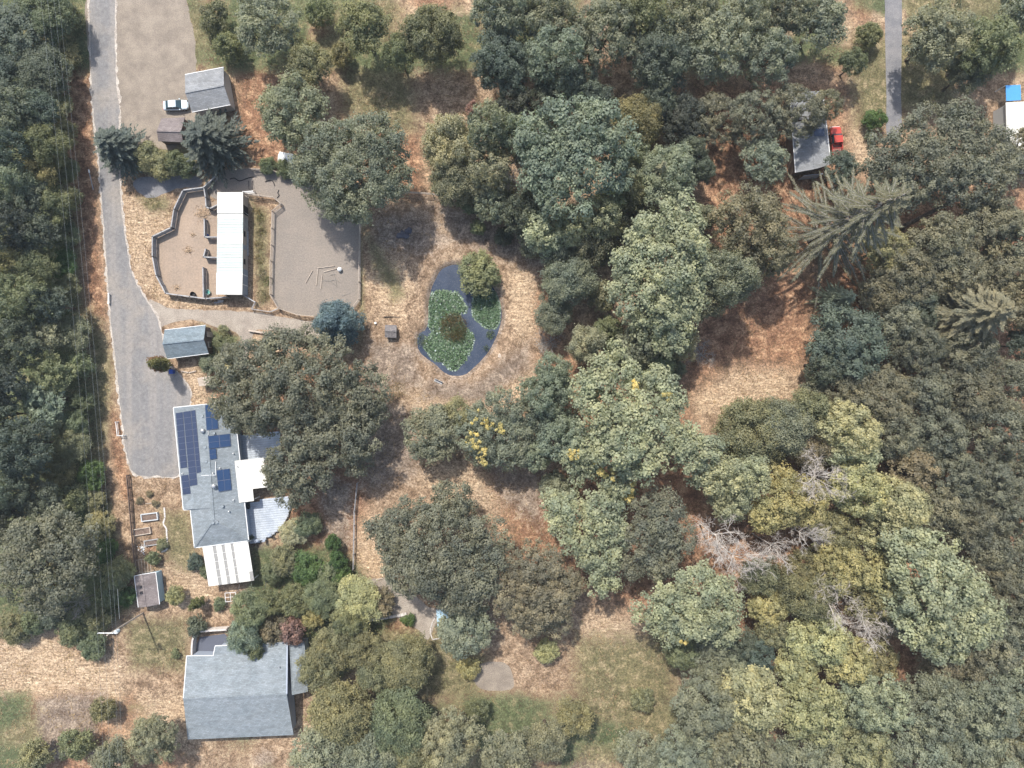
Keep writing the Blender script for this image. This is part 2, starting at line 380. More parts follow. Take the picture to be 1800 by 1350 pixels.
Z_red = [([(420, 60), (560, 60), (560, 230), (600, 200), (740, 230), (745, 340), (700, 345), (520, 300), (440, 290), (415, 220)], 16), ([(100, 100), (160, 100), (165, 300), (182, 480), (188, 560), (150, 560), (135, 420), (115, 280)], 10),
         ([(1200, 470), (1440, 480), (1430, 640), (1390, 650), (1290, 640), (1200, 700)], 30), ([(1220, 150), (1490, 150), (1490, 420), (1400, 480), (1240, 470)], 25), ([(940, 620), (1060, 600), (1200, 640), (1240, 850), (1300, 1000), (1200, 1100), (900, 1000), (860, 830), (1000, 820)], 30),
         ([(1300, 760), (1850, 480), (1850, 1400), (1250, 1400), (1250, 1000)], 40), ([(1440, 320), (1850, 320), (1850, 700), (1440, 700)], 40), ([(360, 640), (640, 640), (660, 860), (600, 1000), (520, 1000), (500, 880), (420, 780)], 18),
         ([(680, 1090), (730, 1095), (725, 1125), (665, 1130), (650, 1100)], 8), ([(190, 700), (215, 740), (232, 880), (215, 880), (195, 800)], 8), ([(252, 950), (290, 945), (292, 966), (260, 970)], 4), ([(950, 400), (1010, 560), (970, 640), (940, 560)], 15)]
Z_grey = [([(660, 375), (740, 370), (800, 420), (760, 450), (700, 440), (660, 430)], 18), ([(640, 690), (720, 720), (740, 830), (640, 880), (620, 780)], 25), ([(760, 660), (830, 672), (930, 600), (930, 650), (850, 710), (740, 700)], 20),
          ([(860, 820), (960, 820), (950, 930), (880, 880)], 20), ([(560, 830), (620, 850), (615, 960), (570, 980)], 15), ([(790, 380), (940, 420), (960, 470), (860, 450)], 20), ([(385, 950), (470, 950), (478, 1035), (400, 1050), (430, 1030)], 8), ([(745, 350), (850, 380), (950, 440), (900, 460), (800, 430)], 20), ([(648, 595), (735, 610), (740, 680), (640, 690)], 18)]
Z_lush = [([(-80, -60), (95, -60), (105, 250), (135, 400), (140, 560), (165, 700), (160, 800), (190, 900), (200, 1060), (160, 1130), (80, 1090), (-80, 1090)], 15), ([(150, 860), (190, 860), (210, 1000), (235, 1060), (170, 1120)], 12),
          ([(350, 570), (420, 590), (420, 640), (350, 650)], 6), ([(440, 960), (600, 960), (700, 1080), (600, 1200), (430, 1120)], 12), ([(230, 255), (340, 262), (350, 300), (240, 305)], 8)]

def axis(lo, hi, step, far):
    core = np.arange(lo, hi + 1e-6, step); g = []; d = step; x = hi
    while x < far: d *= 1.5; x += d; g.append(x)
    g2 = []; d = step; x = lo
    while x > -far: d *= 1.5; x -= d; g2.append(x)
    return np.concatenate([np.array(g2[::-1]), core, np.array(g)])
def vnoise(X, Y, sc, seed):
    r = np.random.default_rng(seed); T = r.random((256, 256))
    x = X / sc + 1000; y = Y / sc + 1000; xi = np.floor(x).astype(int); yi = np.floor(y).astype(int); fx = x - xi; fy = y - yi
    fx = fx * fx * (3 - 2 * fx); fy = fy * fy * (3 - 2 * fy)
    a = T[xi % 256, yi % 256]; b = T[(xi + 1) % 256, yi % 256]; c = T[xi % 256, (yi + 1) % 256]; d = T[(xi + 1) % 256, (yi + 1) % 256]
    return (a * (1 - fx) + b * fx) * (1 - fy) + (c * (1 - fx) + d * fx) * fy

def build_ground():
    xs = axis(-104, 104, 0.62, 500); ys = axis(-80, 80, 0.62, 500)
    X, Y = np.meshgrid(xs, ys); nx, ny = len(xs), len(ys)
    PX = X / S + 900; PY = 675 - Y / S
    z = (vnoise(X, Y, 3.0, 1) - 0.5) * 0.16 + (vnoise(X, Y, 1.3, 2) - 0.5) * 0.10 + (vnoise(X, Y, 9, 3) - 0.5) * 0.25
    far = np.clip((np.maximum(np.abs(X) - 100, np.abs(Y) - 76)) / 60, 0, 1); z *= (1 - far)
    for p in SHEETS:
        d = sdist(p, PX, PY); z *= np.clip((d - 4) / 14, 0, 1)
    d = sdist(catmull(pond_px, 8), PX, PY)
    u = np.clip((6 - d) / 22, 0, 1); u = u * u * (3 - 2 * u)
    # a low bank around the pond, then the basin
    bank = np.exp(-((d - 26) / 14.0) ** 2) * 0.35
    z = z * (1 - u) + bank * (1 - u) - 1.5 * u
    def zone(lst):
        m = np.zeros(X.shape)
        for p, bw in lst: m = np.maximum(m, np.clip(0.5 - sdist(p, PX, PY) / (bw * 2.2 + 8), 0, 0.92))
        return m
    me = bpy.data.meshes.new('ground')
    v = np.stack([X, Y, z], -1).reshape(-1, 3)
    i = np.arange(nx * ny).reshape(ny, nx)
    f = np.stack([i[:-1, :-1], i[:-1, 1:], i[1:, 1:], i[1:, :-1]], -1).reshape(-1, 4)
    fill(me, v, f)
    for nm, zs in (('zone', (Z_green, Z_straw, Z_red)), ('zone2', (Z_grey, Z_lush, []))):
        a = me.color_attributes.new(nm, 'FLOAT_COLOR', 'POINT')
        col = np.ones((nx * ny, 4), np.float32)
        for k in range(3): col[:, k] = zone(zs[k]).ravel()
        out = np.clip(np.maximum(150 - PY, PY - 1195) / 40, 0, 1)
        for k in range(3):
            v_ = vnoise(X, Y, 16.0, 40 + k + (5 if nm == 'zone2' else 0)) * 0.65 + vnoise(X, Y, 5.0, 60 + k) * 0.35
            col[:, k] = np.maximum(col[:, k], (np.clip((v_ - 0.50) * 5, 0, 0.9) * out).ravel())
        if nm == 'zone2':   # wet bank just around the water
            col[:, 0] = np.maximum(col[:, 0], np.clip(1.0 - np.abs(d.ravel()) / 9.0, 0, 1))
        a.data.foreach_set('color', col.ravel())
    for p in (): pass
    me.polygons.foreach_set('use_smooth', np.ones(len(f), bool))
    me.materials.append(M_ground)
    o = bpy.data.objects.new('ground', me); C.objects.link(o); o['kind'] = 'structure'
def fill(me, v, f):
    """fast mesh from arrays; f all quads or all triangles"""
    v = np.ascontiguousarray(v, np.float32); k = f.shape[1]
    me.vertices.add(len(v)); me.vertices.foreach_set('co', v.ravel())
    me.loops.add(f.size); me.loops.foreach_set('vertex_index', np.ascontiguousarray(f, np.int32).ravel())
    me.polygons.add(len(f)); me.polygons.foreach_set('loop_start', np.arange(0, f.size, k, dtype=np.int32))
    me.update(calc_edges=True)
build_ground()

def water():
    m, t, b = newmat('pond_water')
    n = noise(t, 0.25, 4, 0.6, pos(t)); n2 = noise(t, 6.0, 3, 0.6, pos(t))
    c = ramp(t, n, [(0.38, (0.034, 0.047, 0.075)), (0.62, (0.062, 0.078, 0.112))])
    c = mix(t, ramp(t, n2, [(0.54, (0, 0, 0)), (0.66, (0.6, 0.6, 0.6))]), c, (0.115, 0.125, 0.135))
    t.links.new(c, b.inputs['Base Color']); b.inputs['Roughness'].default_value = 0.12; b.inputs['IOR'].default_value = 1.33
    bump(t, b, n2, 0.06, 0.02)
    pp = catmull(pond_px, 6); cx = np.mean([p[0] for p in pp]); cy = np.mean([p[1] for p in pp])
    big = [(cx + (p[0] - cx) * 1.12, cy + (p[1] - cy) * 1.10) for p in pp]
    o = sheet('pond_water', big, m, -0.42, smooth=False, jit=0, register=False)
water()

# ------------------------------------------------------------------ foliage
def leaf_quads(P, N, size, rng, aspect=1.0, U=None):
    """one quad per leaf spray: centre P, normal N, size array"""
    n = len(P)
    N = N / np.maximum(1e-6, np.linalg.norm(N, axis=1, keepdims=True))
    if U is None:
        U = rng.normal(size=(n, 3))
    U = U - N * np.sum(U * N, 1, keepdims=True); U /= np.maximum(1e-6, np.linalg.norm(U, axis=1, keepdims=True))
    V = np.cross(N, U); s = size[:, None] * 0.5
    a = U * s * aspect; b = V * s
    # kite-shaped sprays, slightly bent
    bend = N * s * rng.uniform(-0.35, 0.35, (n, 1))
    v = np.stack([P - a, P - b * 0.9 + bend, P + a, P + b * 0.9 + bend], 1).reshape(-1, 3)
    f = np.arange(4 * n).reshape(n, 4)
    return v, f
def leaf_mesh(name, v, f, lv, mat):
    me = bpy.data.meshes.new(name); fill(me, v, f)
    a = me.attributes.new('leafv', 'FLOAT', 'FACE'); a.data.foreach_set('value', lv.astype(np.float32))
    me.materials.append(mat); return me
def unit(rng, n):
    d = rng.normal(size=(n, 3)); return d / np.linalg.norm(d, axis=1, keepdims=True)

def clump_centres(env, cr, rng, drop=0.08, fillin=0.25):
    """points spread over the upper skin of a union of ellipsoids env=[(x,y,z,rx,ry,rz)]"""
    out = []
    for k, (x, y, z, rx, ry, rz) in enumerate(env):
        area = 2 * math.pi * (rx * ry) * (0.55 + 0.6 * rz / max(rx, ry)); n = int(area / (1.45 * cr * cr)) + 3
        cand = unit(rng, n * 6); cand[:, 2] = np.where(cand[:, 2] < -0.25, -cand[:, 2], cand[:, 2])
        sel = []
        for c in cand:
            p = np.array([c[0] * rx, c[1] * ry, c[2] * rz])
            if all(np.sum((p - q) ** 2) > (1.05 * cr) ** 2 for q in sel):
                sel.append(p)
                if len(sel) >= n: break
        for p in sel:
            if rng.random() < drop: continue
            q = p * rng.uniform(0.74, 1.08) + np.array([x, y, z])
            ok = True
            for j, e in enumerate(env):
                if j != k and ((q[0] - e[0]) / e[3]) ** 2 + ((q[1] - e[1]) / e[4]) ** 2 + ((q[2] - e[2]) / e[5]) ** 2 < 0.55: ok = False; break
            if ok: out.append((q, cr * rng.uniform(0.5, 1.35)))
        m = int(len(sel) * fillin)      # deeper clumps that close most of the gaps
        for _ in range(m):
            d = unit(rng, 1)[0]; d[2] = abs(d[2]) * 0.6; rr = rng.uniform(0.3, 0.65)
            out.append((np.array([x + d[0] * rx * rr, y + d[1] * ry * rr, z + d[2] * rz * rr]), cr * rng.uniform(0.9, 1.3)))
    return out
def crown_from(name, centres, leaf, dens, rng, sub=0.42, upb=0.5, mat=None, flat=0.75, rndn=0.55):
    Ps, Ns, Ss, Ls = [], [], [], []
    for q, r in centres:
        ns = max(5, int(9 * rng.uniform(0.8, 1.2)))
        d = unit(rng, ns); d[:, 2] = np.where(d[:, 2] < -0.3, -d[:, 2], d[:, 2])
        sc = q + d * r * np.array([0.72, 0.72, 0.72 * flat]); sr = r * sub * rng.uniform(0.7, 1.3, ns)
        tone = rng.normal(0.46, 0.17)
        for c, s_ in zip(sc, sr):
            n = max(4, int(dens * (s_ / leaf) ** 2 * 7))
            e = unit(rng, n); e[:, 2] = np.where(e[:, 2] < -0.4, -e[:, 2], e[:, 2])
            rad = s_ * np.where(rng.random((n, 1)) < 0.17, rng.uniform(1.1, 1.75, (n, 1)), rng.uniform(0.55, 1.12, (n, 1)))
            Ps.append(c + e * rad * np.array([1, 1, flat]))
            cd = (c - q) / max(1e-6, np.linalg.norm(c - q))
            Ns.append(e * 0.7 + cd * 0.7 + np.array([0, 0, upb * 0.6]) + rng.normal(size=(n, 3)) * rndn * 0.75)
            Ss.append(leaf * rng.uniform(0.65, 1.35, n)); Ls.append(np.clip(rng.normal(tone, 0.2, n), 0, 1))
    P = np.concatenate(Ps); N = np.concatenate(Ns); s = np.concatenate(Ss); L = np.concatenate(Ls)
    v, f = leaf_quads(P, N, s, rng, 1.15)
    return leaf_mesh(name, v, f, L, mat or M_leaf)

def limb_mesh(name, h, targets, r0, rng, mat):
    """tapered trunk with limbs that reach into the crown"""
    mb = MB(); lean = rng.normal(size=2) * 0.02 * h
    seg = 5; top = h * 0.62; pts = []
    for i in range(seg + 1):
        u = i / seg; pts.append(Vector((lean[0] * u + 0.15 * math.sin(3 * u), lean[1] * u + 0.15 * math.cos(4 * u) - 0.15, top * u - 0.15)))
    for i in range(seg):
        ra = r0 * (1.35 - 0.35 * min(1, i * 2)) * (1 - 0.13 * i) if i == 0 else r0 * (1 - 0.13 * i)
        mb.tube(pts[i], pts[i + 1], ra, r0 * (1 - 0.13 * (i + 1)), 8)
    for tg in targets:
        k = int(rng.integers(2, seg)); a = pts[k]; b = Vector(tg); m = a.lerp(b, 0.5) + Vector((0, 0, 0.12 * (b - a).length))
        q = a.lerp(m, 0.5) + Vector(rng.normal(size=3) * 0.15)
        mb.tube(a, q, r0 * 0.5, r0 * 0.4, 6).tube(q, m, r0 * 0.4, r0 * 0.3, 6).tube(m, b, r0 * 0.3, r0 * 0.1, 5)
    me = bpy.data.meshes.new(name); me.from_pydata(mb.v, [], mb.f); me.materials.append(mat)
    return me

PROTO = {}
def make_broad(key, Rr, hh, cr, leaf, dens, seed, lobes=0, rzf=0.55, drop=0.08, sub=0.42, flat=0.75, barkmat=None, env=None, upb=0.5, rndn=0.55, fillin=0.25, nl=9):
    rng = np.random.default_rng(seed)
    if env is None:
        rz = min(hh * 0.48, Rr * rzf * 1.4); zc = hh - rz
        env = [(0, 0, zc, Rr * 0.80, Rr * 0.80, rz)]
        a0 = rng.uniform(0, 6.28)
        for i in range(lobes):
            a = a0 + 6.283 * i / lobes + rng.normal() * 0.25; lr = Rr * rng.uniform(0.34, 0.48)
            dd = Rr * rng.uniform(0.82, 1.05) - lr
            env.append((math.cos(a) * dd, math.sin(a) * dd, zc - rz * rng.uniform(-0.25, 0.35), lr, lr, lr * 0.8))
    cc = clump_centres(env, cr, rng, drop, fillin)
    me = crown_from('crown', cc, leaf, dens, rng, sub, upb, None, flat, rndn)
    tg = [cc[int(i)][0] * np.array([0.9, 0.9, 0.92]) for i in rng.integers(0, len(cc), nl)]
    tr = limb_mesh('trunk', hh, tg, 0.035 * hh * 0.8, rng, barkmat or M_bark)
    PROTO[key] = (Rr, hh, [('trunk', tr), ('crown', me)])

def conifer_parts(Rr, hh, seed, levels=20, per=11, blade=(0.95, 0.17), droop=0.1, steps=9, power=0.85, pale=False, z0=0.08, lift=0.25, nb=4, tipup=0.0, hang=0.0, jit=0.16):
    rng = np.random.default_rng(seed); P, N, U, Sz, L = [], [], [], [], []
    mb = MB(); mb.tube((0, 0, -0.1), (0, 0, hh * 0.55), 0.018 * hh, 0.010 * hh, 8).tube((0, 0, hh * 0.55), (0, 0, hh), 0.010 * hh, 0.02, 6)
    br = MB()
    for i in range(levels):
        u = (i + 0.5) / levels; z = hh * (z0 + (1 - z0) * u)
        rl = Rr * (1 - u) ** power + 0.25; n = max(4, int(per * (0.55 + 0.45 * (1 - u))))
        a0 = rng.uniform(0, 6.28)
        for k in range(n):
            a = a0 + 6.283 * k / n + rng.normal() * jit; ln = rl * rng.uniform(0.78 - jit * 0.5, 1.12); dr_ = droop * rng.uniform(0.5, 1.5)
            dx, dy = math.cos(a), math.sin(a); pts = []
            zz = z + rng.normal() * 1.4 * jit
            for s_ in range(steps + 1):
                t = s_ / steps
                pts.append(np.array([dx * ln * t, dy * ln * t, zz - dr_ * ln * t * t * 1.6 + lift * ln * t * (1 - t) * 0.6 + tipup * ln * t ** 4]))
            if pale:
                for s_ in range(0, steps, 2):
                    w0 = 0.05 * (1 - s_ / steps) + 0.022
                    br.tube(pts[s_], pts[min(steps, s_ + 2)], w0, w0 * 0.7, 4)
            side = np.array([-dy, dx, 0.0])
            for s_ in range(1, steps + 1):
                t = s_ / steps
                if t < 0.18: continue
                fwd = pts[s_] - pts[s_ - 1]; fwd /= np.linalg.norm(fwd)
                for q in range(nb):
                    sg = -1 if q % 2 else 1
                    spread = rng.uniform(0.35, 1.0) * sg * (1.0 if t < 0.97 else 0.3)
                    d = fwd + side * spread + np.array([0, 0, rng.uniform(-0.15, 0.3) - hang * rng.random() * 2]); d /= np.linalg.norm(d)
                    sz = blade[0] * rng.uniform(0.6, 1.2) * (1.15 - 0.5 * t) * (0.6 + 0.4 * min(1, rl / 2))
                    base = pts[s_] + (pts[s_ - 1] - pts[s_]) * rng.random()
                    P.append(base + d * sz * 0.5); U.append(d); N.append(np.array([rng.normal() * (0.35 + hang), rng.normal() * (0.35 + hang), 1.0])); Sz.append(sz)
                    L.append(np.clip(rng.normal(0.38 + 0.3 * t * t, 0.16), 0, 1))
    P, N, U, Sz, L = map(np.array, (P, N, U, Sz, L))
    Nn = N / np.linalg.norm(N, axis=1, keepdims=True); Uu = U - Nn * np.sum(U * Nn, 1, keepdims=True); Uu /= np.linalg.norm(Uu, axis=1, keepdims=True)
    V = np.cross(Nn, Uu); wv = (blade[1] * 0.5) * rng.uniform(0.7, 1.3, (len(P), 1))
    a = Uu * Sz[:, None] * 0.5
    v = np.stack([P - a, P - V * wv - a * 0.1, P + a, P + V * wv - a * 0.1], 1).reshape(-1, 3); f = np.arange(4 * len(P)).reshape(-1, 4)
    me = leaf_mesh('crown', v, f, L, M_needle)
    tr = bpy.data.meshes.new('trunk'); tr.from_pydata(mb.v, [], mb.f); tr.materials.append(M_bark)
    parts = [('trunk', tr), ('crown', me)]
    if pale:
        b2 = bpy.data.meshes.new('branches'); b2.from_pydata(br.v, [], br.f); b2.materials.append(M_twig); parts.append(('branches', b2))
    return parts

def dead_parts(hh, Rr, seed, mat, depth=5, upw=0.35):
    rng = np.random.default_rng(seed); mb = MB(); tw = MB()
    def grow(p, d, ln, r, k):
        q = p
        for s_ in range(3):
            d2 = d + rng.normal(size=3) * 0.13; d2[2] += 0.03; d2 /= np.linalg.norm(d2)
            e = q + d2 * ln / 3; (mb if k < 1 else tw).tube(q, e, r * (1 - 0.15 * s_), r * (0.85 - 0.15 * s_), 4 if k else 6); q = e; d = d2
            if k < depth:
                for _ in range(1 if rng.random() < 0.75 else 2):
                    nd = d + rng.normal(size=3) * 0.75; nd[2] = nd[2] * 0.6 + upw * 0.25; nd /= np.linalg.norm(nd)
                    grow(q, nd, ln * rng.uniform(0.5, 0.75), max(0.019, r * 0.5), k + 1)
    mb.tube((0, 0, -0.1), (0, 0, hh * 0.5), 0.2, 0.15, 7)
    for i in range(6):
        a = 6.283 * i / 6 + rng.normal() * 0.3; el = rng.uniform(0.35, 1.0)
        d = np.array([math.cos(a), math.sin(a), el]); d /= np.linalg.norm(d)
        grow(np.array([0, 0, hh * rng.uniform(0.42, 0.55)]), d, Rr * 0.75, 0.11, 1)
    out = []
    for nm, m_ in (('trunk', mb), ('branches', tw)):
        me = bpy.data.meshes.new(nm); me.from_pydata(m_.v, [], m_.f); me.materials.append(mat); out.append((nm, me))
    return out

# prototypes ---------------------------------------------------------------
for i in range(3): make_broad('oak%d' % i, 7.0, 14, 1.30, 0.29, 0.80, 11 + i, 5, 0.5, 0.12)
for i in range(2): make_broad('oakg%d' % i, 7.0, 12, 1.0, 0.28, 0.75, 131 + i, 6, 0.4, 0.42, fillin=0.04, nl=26)
for i in range(2): make_broad('oaks%d' % i, 4.6, 11, 1.05, 0.27, 0.80, 21 + i, 4, 0.5, 0.12)
for i in range(3): make_broad('maple%d' % i, 6.6, 18, 1.40, 0.35, 0.82, 31 + i, 6, 0.75, 0.16, 0.40, 0.7)
for i in range(2): make_broad('maples%d' % i, 4.4, 14, 1.10, 0.32, 0.82, 41 + i, 5, 0.75, 0.16, 0.40, 0.7)
for i in range(2): make_broad('ash%d' % i, 6.0, 13, 1.20, 0.25, 0.68, 51 + i, 5, 0.6, 0.14, 0.55, 0.85, upb=0.3, rndn=0.8)
for i in range(2): make_broad('ashs%d' % i, 4.0, 10, 0.95, 0.23, 0.68, 61 + i, 4, 0.6, 0.14, 0.55, 0.85, upb=0.3, rndn=0.8)
for i in range(3): make_broad('bush%d' % i, 3.0, 4.0, 0.70, 0.21, 0.72, 71 + i, 3, 0.55, 0.10, 0.5)
for i in range(2): make_broad('bram%d' % i, 3.2, 2.2, 0.65, 0.20, 0.72, 81 + i, 5, 0.35, 0.15, 0.55)
for i in range(2): make_broad('small%d' % i, 1.3, 1.4, 0.40, 0.17, 0.75, 91 + i, 2, 0.55, 0.1, 0.5)
PROTO['spruce0'] = (5.6, 12, conifer_parts(5.6, 12, 101, 20, 13, (1.0, 0.24), 0.02, 9, 0.62, lift=0.5, nb=6, tipup=0.08))
PROTO['spruce1'] = (5.6, 12, conifer_parts(5.6, 12, 102, 20, 13, (1.0, 0.24), 0.02, 9, 0.62, lift=0.5, nb=6, tipup=0.08))
make_broad('blue0', 4.6, 10, 0.72, 0.20, 0.80, 103, env=[(0, 0, 2.6, 4.0, 4.0, 2.2), (0, 0, 4.6, 3.2, 3.2, 2.2), (0, 0, 6.6, 2.2, 2.2, 2.0), (0, 0, 8.6, 1.0, 1.0, 1.3)], drop=0.1, sub=0.55, upb=0.4, rndn=0.7)
PROTO['fir0'] = (6.0, 22, conifer_parts(6.0, 22, 104, 28, 10, (0.6, 0.12), 0.14, 16, 0.8, lift=0.2, nb=9, hang=0.2, jit=0.3))
PROTO['deodar0'] = (9.5, 28, conifer_parts(9.5, 28, 105, 27, 8, (0.62, 0.085), 0.13, 26, 0.70, True, 0.08, 0.22, nb=8, hang=0.16, jit=0.36))
for i in range(3): PROTO['dead%d' % i] = (5.0, 13, dead_parts(13, 5.0, 111 + i, M_palebark))
PROTO['twig0'] = (4.0, 11, dead_parts(11, 4.0, 121, M_twig))

PAL = {'dk': ((0.107, 0.136, 0.113), 'dark green'), 'md': ((0.170, 0.200, 0.122), 'mid green'), 'tl': ((0.200, 0.240, 0.185), 'bluish green'),
       'ol': ((0.222, 0.225, 0.135), 'olive green'), 'lt': ((0.310, 0.330, 0.225), 'pale green'), 'yl': ((0.330, 0.325, 0.180), 'yellow green'),
       'gy': ((0.207, 0.225, 0.170), 'grey green'), 'br': ((0.215, 0.195, 0.140), 'brownish green'), 'lg': ((0.335, 0.343, 0.251), 'silvery green'),
       'gr': ((0.084, 0.144, 0.054), 'bright green'), 'go': ((0.330, 0.260, 0.100), 'golden yellow'), 'pk': ((0.300, 0.190, 0.170), 'dusty pink'),
       'bl': ((0.150, 0.215, 0.255), 'powder blue'), 'dd': ((0.080, 0.096, 0.086), 'very dark green'), 'pc': ((0.160, 0.172, 0.128), 'pale grey green'), 'og': ((0.178, 0.182, 0.138), 'grey green'), 'rb': ((0.200, 0.155, 0.085), 'brown')}
KIND = {'oak': ('oak_tree', 'oak'), 'oaks': ('oak_tree', 'oak'), 'oakg': ('oak_tree', 'oak'), 'maple': ('maple_tree', 'maple'), 'maples': ('maple_tree', 'maple'), 'ash': ('ash_tree', 'ash tree'), 'ashs': ('ash_tree', 'ash tree'),
        'bush': ('bush', 'bush'), 'bram': ('bramble_bush', 'bramble'), 'small': ('shrub', 'shrub'), 'spruce': ('spruce_tree', 'spruce'), 'blue': ('spruce_tree', 'spruce'), 'fir': ('fir_tree', 'fir'), 'deodar': ('conifer_tree', 'conifer'),
        'dead': ('dead_tree', 'dead tree'), 'twig': ('dead_tree', 'dead tree')}
NV = {}
for k in PROTO:
    b_ = k.rstrip('0123456789'); NV[b_] = NV.get(b_, 0) + 1
def place(kind, px, py, r, h, pal, label, group=None, ry=None, rz=None, zfrac=None, base=None):
    """crown seen at pixel (px,py) with pixel radius r; the tree stands upright under its crown"""
    v = rnd.randrange(NV[kind]); R0, h0, parts = PROTO['%s%d' % (kind, v)]
    zf = zfrac if zfrac is not None else (0.35 if kind in ('spruce', 'blue', 'fir', 'deodar') else 0.70)
    zc = h * zf
    if base is not None: x, y = G(base[0], base[1])
    else: x, y = G(px, py, zc)
    rr = r * S * (H - zc) / H * (0.92 if kind in ('spruce', 'blue', 'fir', 'deodar', 'dead', 'twig') else 0.92)
    nm, word = KIND[kind]
    cat = {'ash tree': 'tree', 'dead tree': 'tree', 'bush': 'bush', 'bramble': 'bush', 'shrub': 'bush'}.get(word, 'tree')
    e = empty(nm, (x, y, 0), label, cat, group)
    e.rotation_euler = (0, 0, rnd.uniform(0, 6.28) if rz is None else rz)
    j = lambda: rnd.uniform(0.94, 1.06)
    e.scale = (rr / R0 * j(), rr / R0 * j(), h / h0)
    c = PAL[pal][0]; br_ = rnd.uniform(0.88, 1.20); wm = rnd.uniform(-0.03, 0.13)
    for pn, me in parts:
        o = bpy.data.objects.new(pn, me); C.objects.link(o); o.parent = e
        c = PAL[pal][0]
        if pn == 'crown': o.color = (c[0] * br_ * (1 + wm), c[1] * br_, c[2] * br_ * (1 - wm), 1)
    return e

ORD = ['topmost', 'second', 'third', 'fourth', 'fifth', 'sixth', 'seventh', 'eighth', 'ninth', 'tenth', 'eleventh', 'twelfth', 'thirteenth', 'fourteenth', 'fifteenth', 'sixteenth', 'seventeenth', 'eighteenth', 'nineteenth', 'twentieth', 'twenty-first', 'twenty-second', 'twenty-third', 'twenty-fourth', 'twenty-fifth', 'twenty-sixth', 'twenty-seventh', 'twenty-eighth', 'twenty-ninth', 'thirtieth', 'thirty-first', 'thirty-second', 'thirty-third', 'thirty-fourth', 'thirty-fifth', 'thirty-sixth', 'thirty-seventh', 'thirty-eighth', 'thirty-ninth', 'fortieth']
def wood(where, group, rows, axis_='y'):
    """rows of (kind,px,py,r,h,pal); each gets an ordinal of its own down (or along) its wood"""
    rows = sorted(rows, key=lambda r_: r_[2] if axis_ == 'y' else r_[1])
    for i, (kind, px, py, r, h, pal) in enumerate(rows):
        o = ORD[i] if axis_ == 'y' else ('leftmost' if i == 0 else ORD[i])
        tail = ('%s from the top' % o if i else 'topmost') if axis_ == 'y' else ('%s from the left' % o if i else 'leftmost')
        col = PAL[pal][1] + ' ' if kind not in ('dead', 'twig') else 'bare grey '
        place(kind, px, py, r, h, pal, '%s%s %s, %s' % (col, KIND[kind][1], where, tail.replace('from the', 'from')), group)
def custom(key, base, h, lobes, pal, label, cr=1.3, leaf=0.36, dens=0.8, seed=1, drop=0.1, name='oak_tree', group=None, rzf=0.62, yellow=(), sub=0.42, flat=0.75, upb=0.5, rndn=0.55, fillin=0.25):
    """a big tree whose outline is given lobe by lobe: (px,py,r,ztop)"""
    bx, by = G(*base); env = []
    for px, py, r, zt in lobes:
        rr = r * S * 0.85; z = zt - rr * rzf * 0.8; x, y = G(px, py, z + rr * 0.3); env.append((x - bx, y - by, z, rr * (H - z) / H * 1.06, rr * (H - z) / H * 1.06, rr * rzf))
    make_broad(key, 1, h, cr, leaf, dens, seed, env=env, drop=drop, sub=sub, flat=flat, upb=upb, rndn=rndn, fillin=fillin)
    e = empty(name, (bx, by, 0), label, 'tree', group)
    c = PAL[pal][0]
    for pn, me in PROTO[key][2]:
        o = bpy.data.objects.new(pn, me); C.objects.link(o); o.parent = e
        if pn == 'crown': o.color = (c[0], c[1], c[2], 1)
    if yellow:
        rng = np.random.default_rng(seed + 500); cc = []
        for px, py, r, z in yellow:
            for _ in range(6):
                x, y = G(px + rng.normal() * r * 0.75, py + rng.normal() * r * 0.75, z); cc.append((np.array([x - bx, y - by, z + 0.3 + rng.normal() * 0.3]), r * S * rng.uniform(0.3, 0.6)))
        me = crown_from('yellow_foliage', cc, leaf * 0.9, dens * 1.1, rng, sub, upb, None, flat, rndn)
        o = bpy.data.objects.new('yellow_foliage', me); C.objects.link(o); o.parent = e; o.color = (0.56, 0.47, 0.20, 1)
        o['label'] = 'bright yellow leaf clusters among green leaves'
    return e

# ------------------------------------------------------------------ building materials
def shingle(name, c0, c1, rz=0.0, rows=0.28):
    """asphalt shingles: faint courses, tabs of slightly different tone, grain"""
    m, t, b = newmat(name)
    p = pos(t, (1, 1, 1), rz)
    n1 = noise(t, 0.5, 4, 0.6, p); n3 = noise(t, 12.0, 2, 0.7, p)
    br = t.nodes.new('ShaderNodeTexBrick'); t.links.new(p, br.inputs['Vector'])
    br.inputs['Scale'].default_value = 1.0; br.inputs['Brick Width'].default_value = 0.55; br.inputs['Row Height'].default_value = rows
    br.inputs['Mortar Size'].default_value = 0.02; br.inputs['Color1'].default_value = (0.86, 0.86, 0.86, 1); br.inputs['Color2'].default_value = (1.14, 1.14, 1.14, 1); br.inputs['Mortar'].default_value = (0.72, 0.72, 0.72, 1)
    c = mix(t, 1.0, ramp(t, n1, [(0.3, c0), (0.7, c1)]), br.outputs[0], 'MULTIPLY')
    c = mix(t, 1.0, c, ramp(t, n3, [(0.25, (0.82,) * 3), (0.75, (1.18,) * 3)]), 'MULTIPLY')
    t.links.new(c, b.inputs['Base Color']); b.inputs['Roughness'].default_value = 0.9; b.inputs['Specular IOR Level'].default_value = 0.2
    bump(t, b, n3, 0.2, 0.03)
    return m
M_shingle = shingle('blue_grey_shingle', (0.200, 0.230, 0.248), (0.255, 0.285, 0.304), R(-8))
M_shingle2 = shingle('slate_blue_shingle', (0.159, 0.200, 0.227), (0.205, 0.249, 0.276), R(7))
M_shingle3 = shingle('grey_shingle', (0.219, 0.230, 0.242), (0.278, 0.286, 0.292), R(11))
M_shingle_br = shingle('brown_shingle', (0.180, 0.153, 0.149), (0.243, 0.211, 0.203), R(-8))
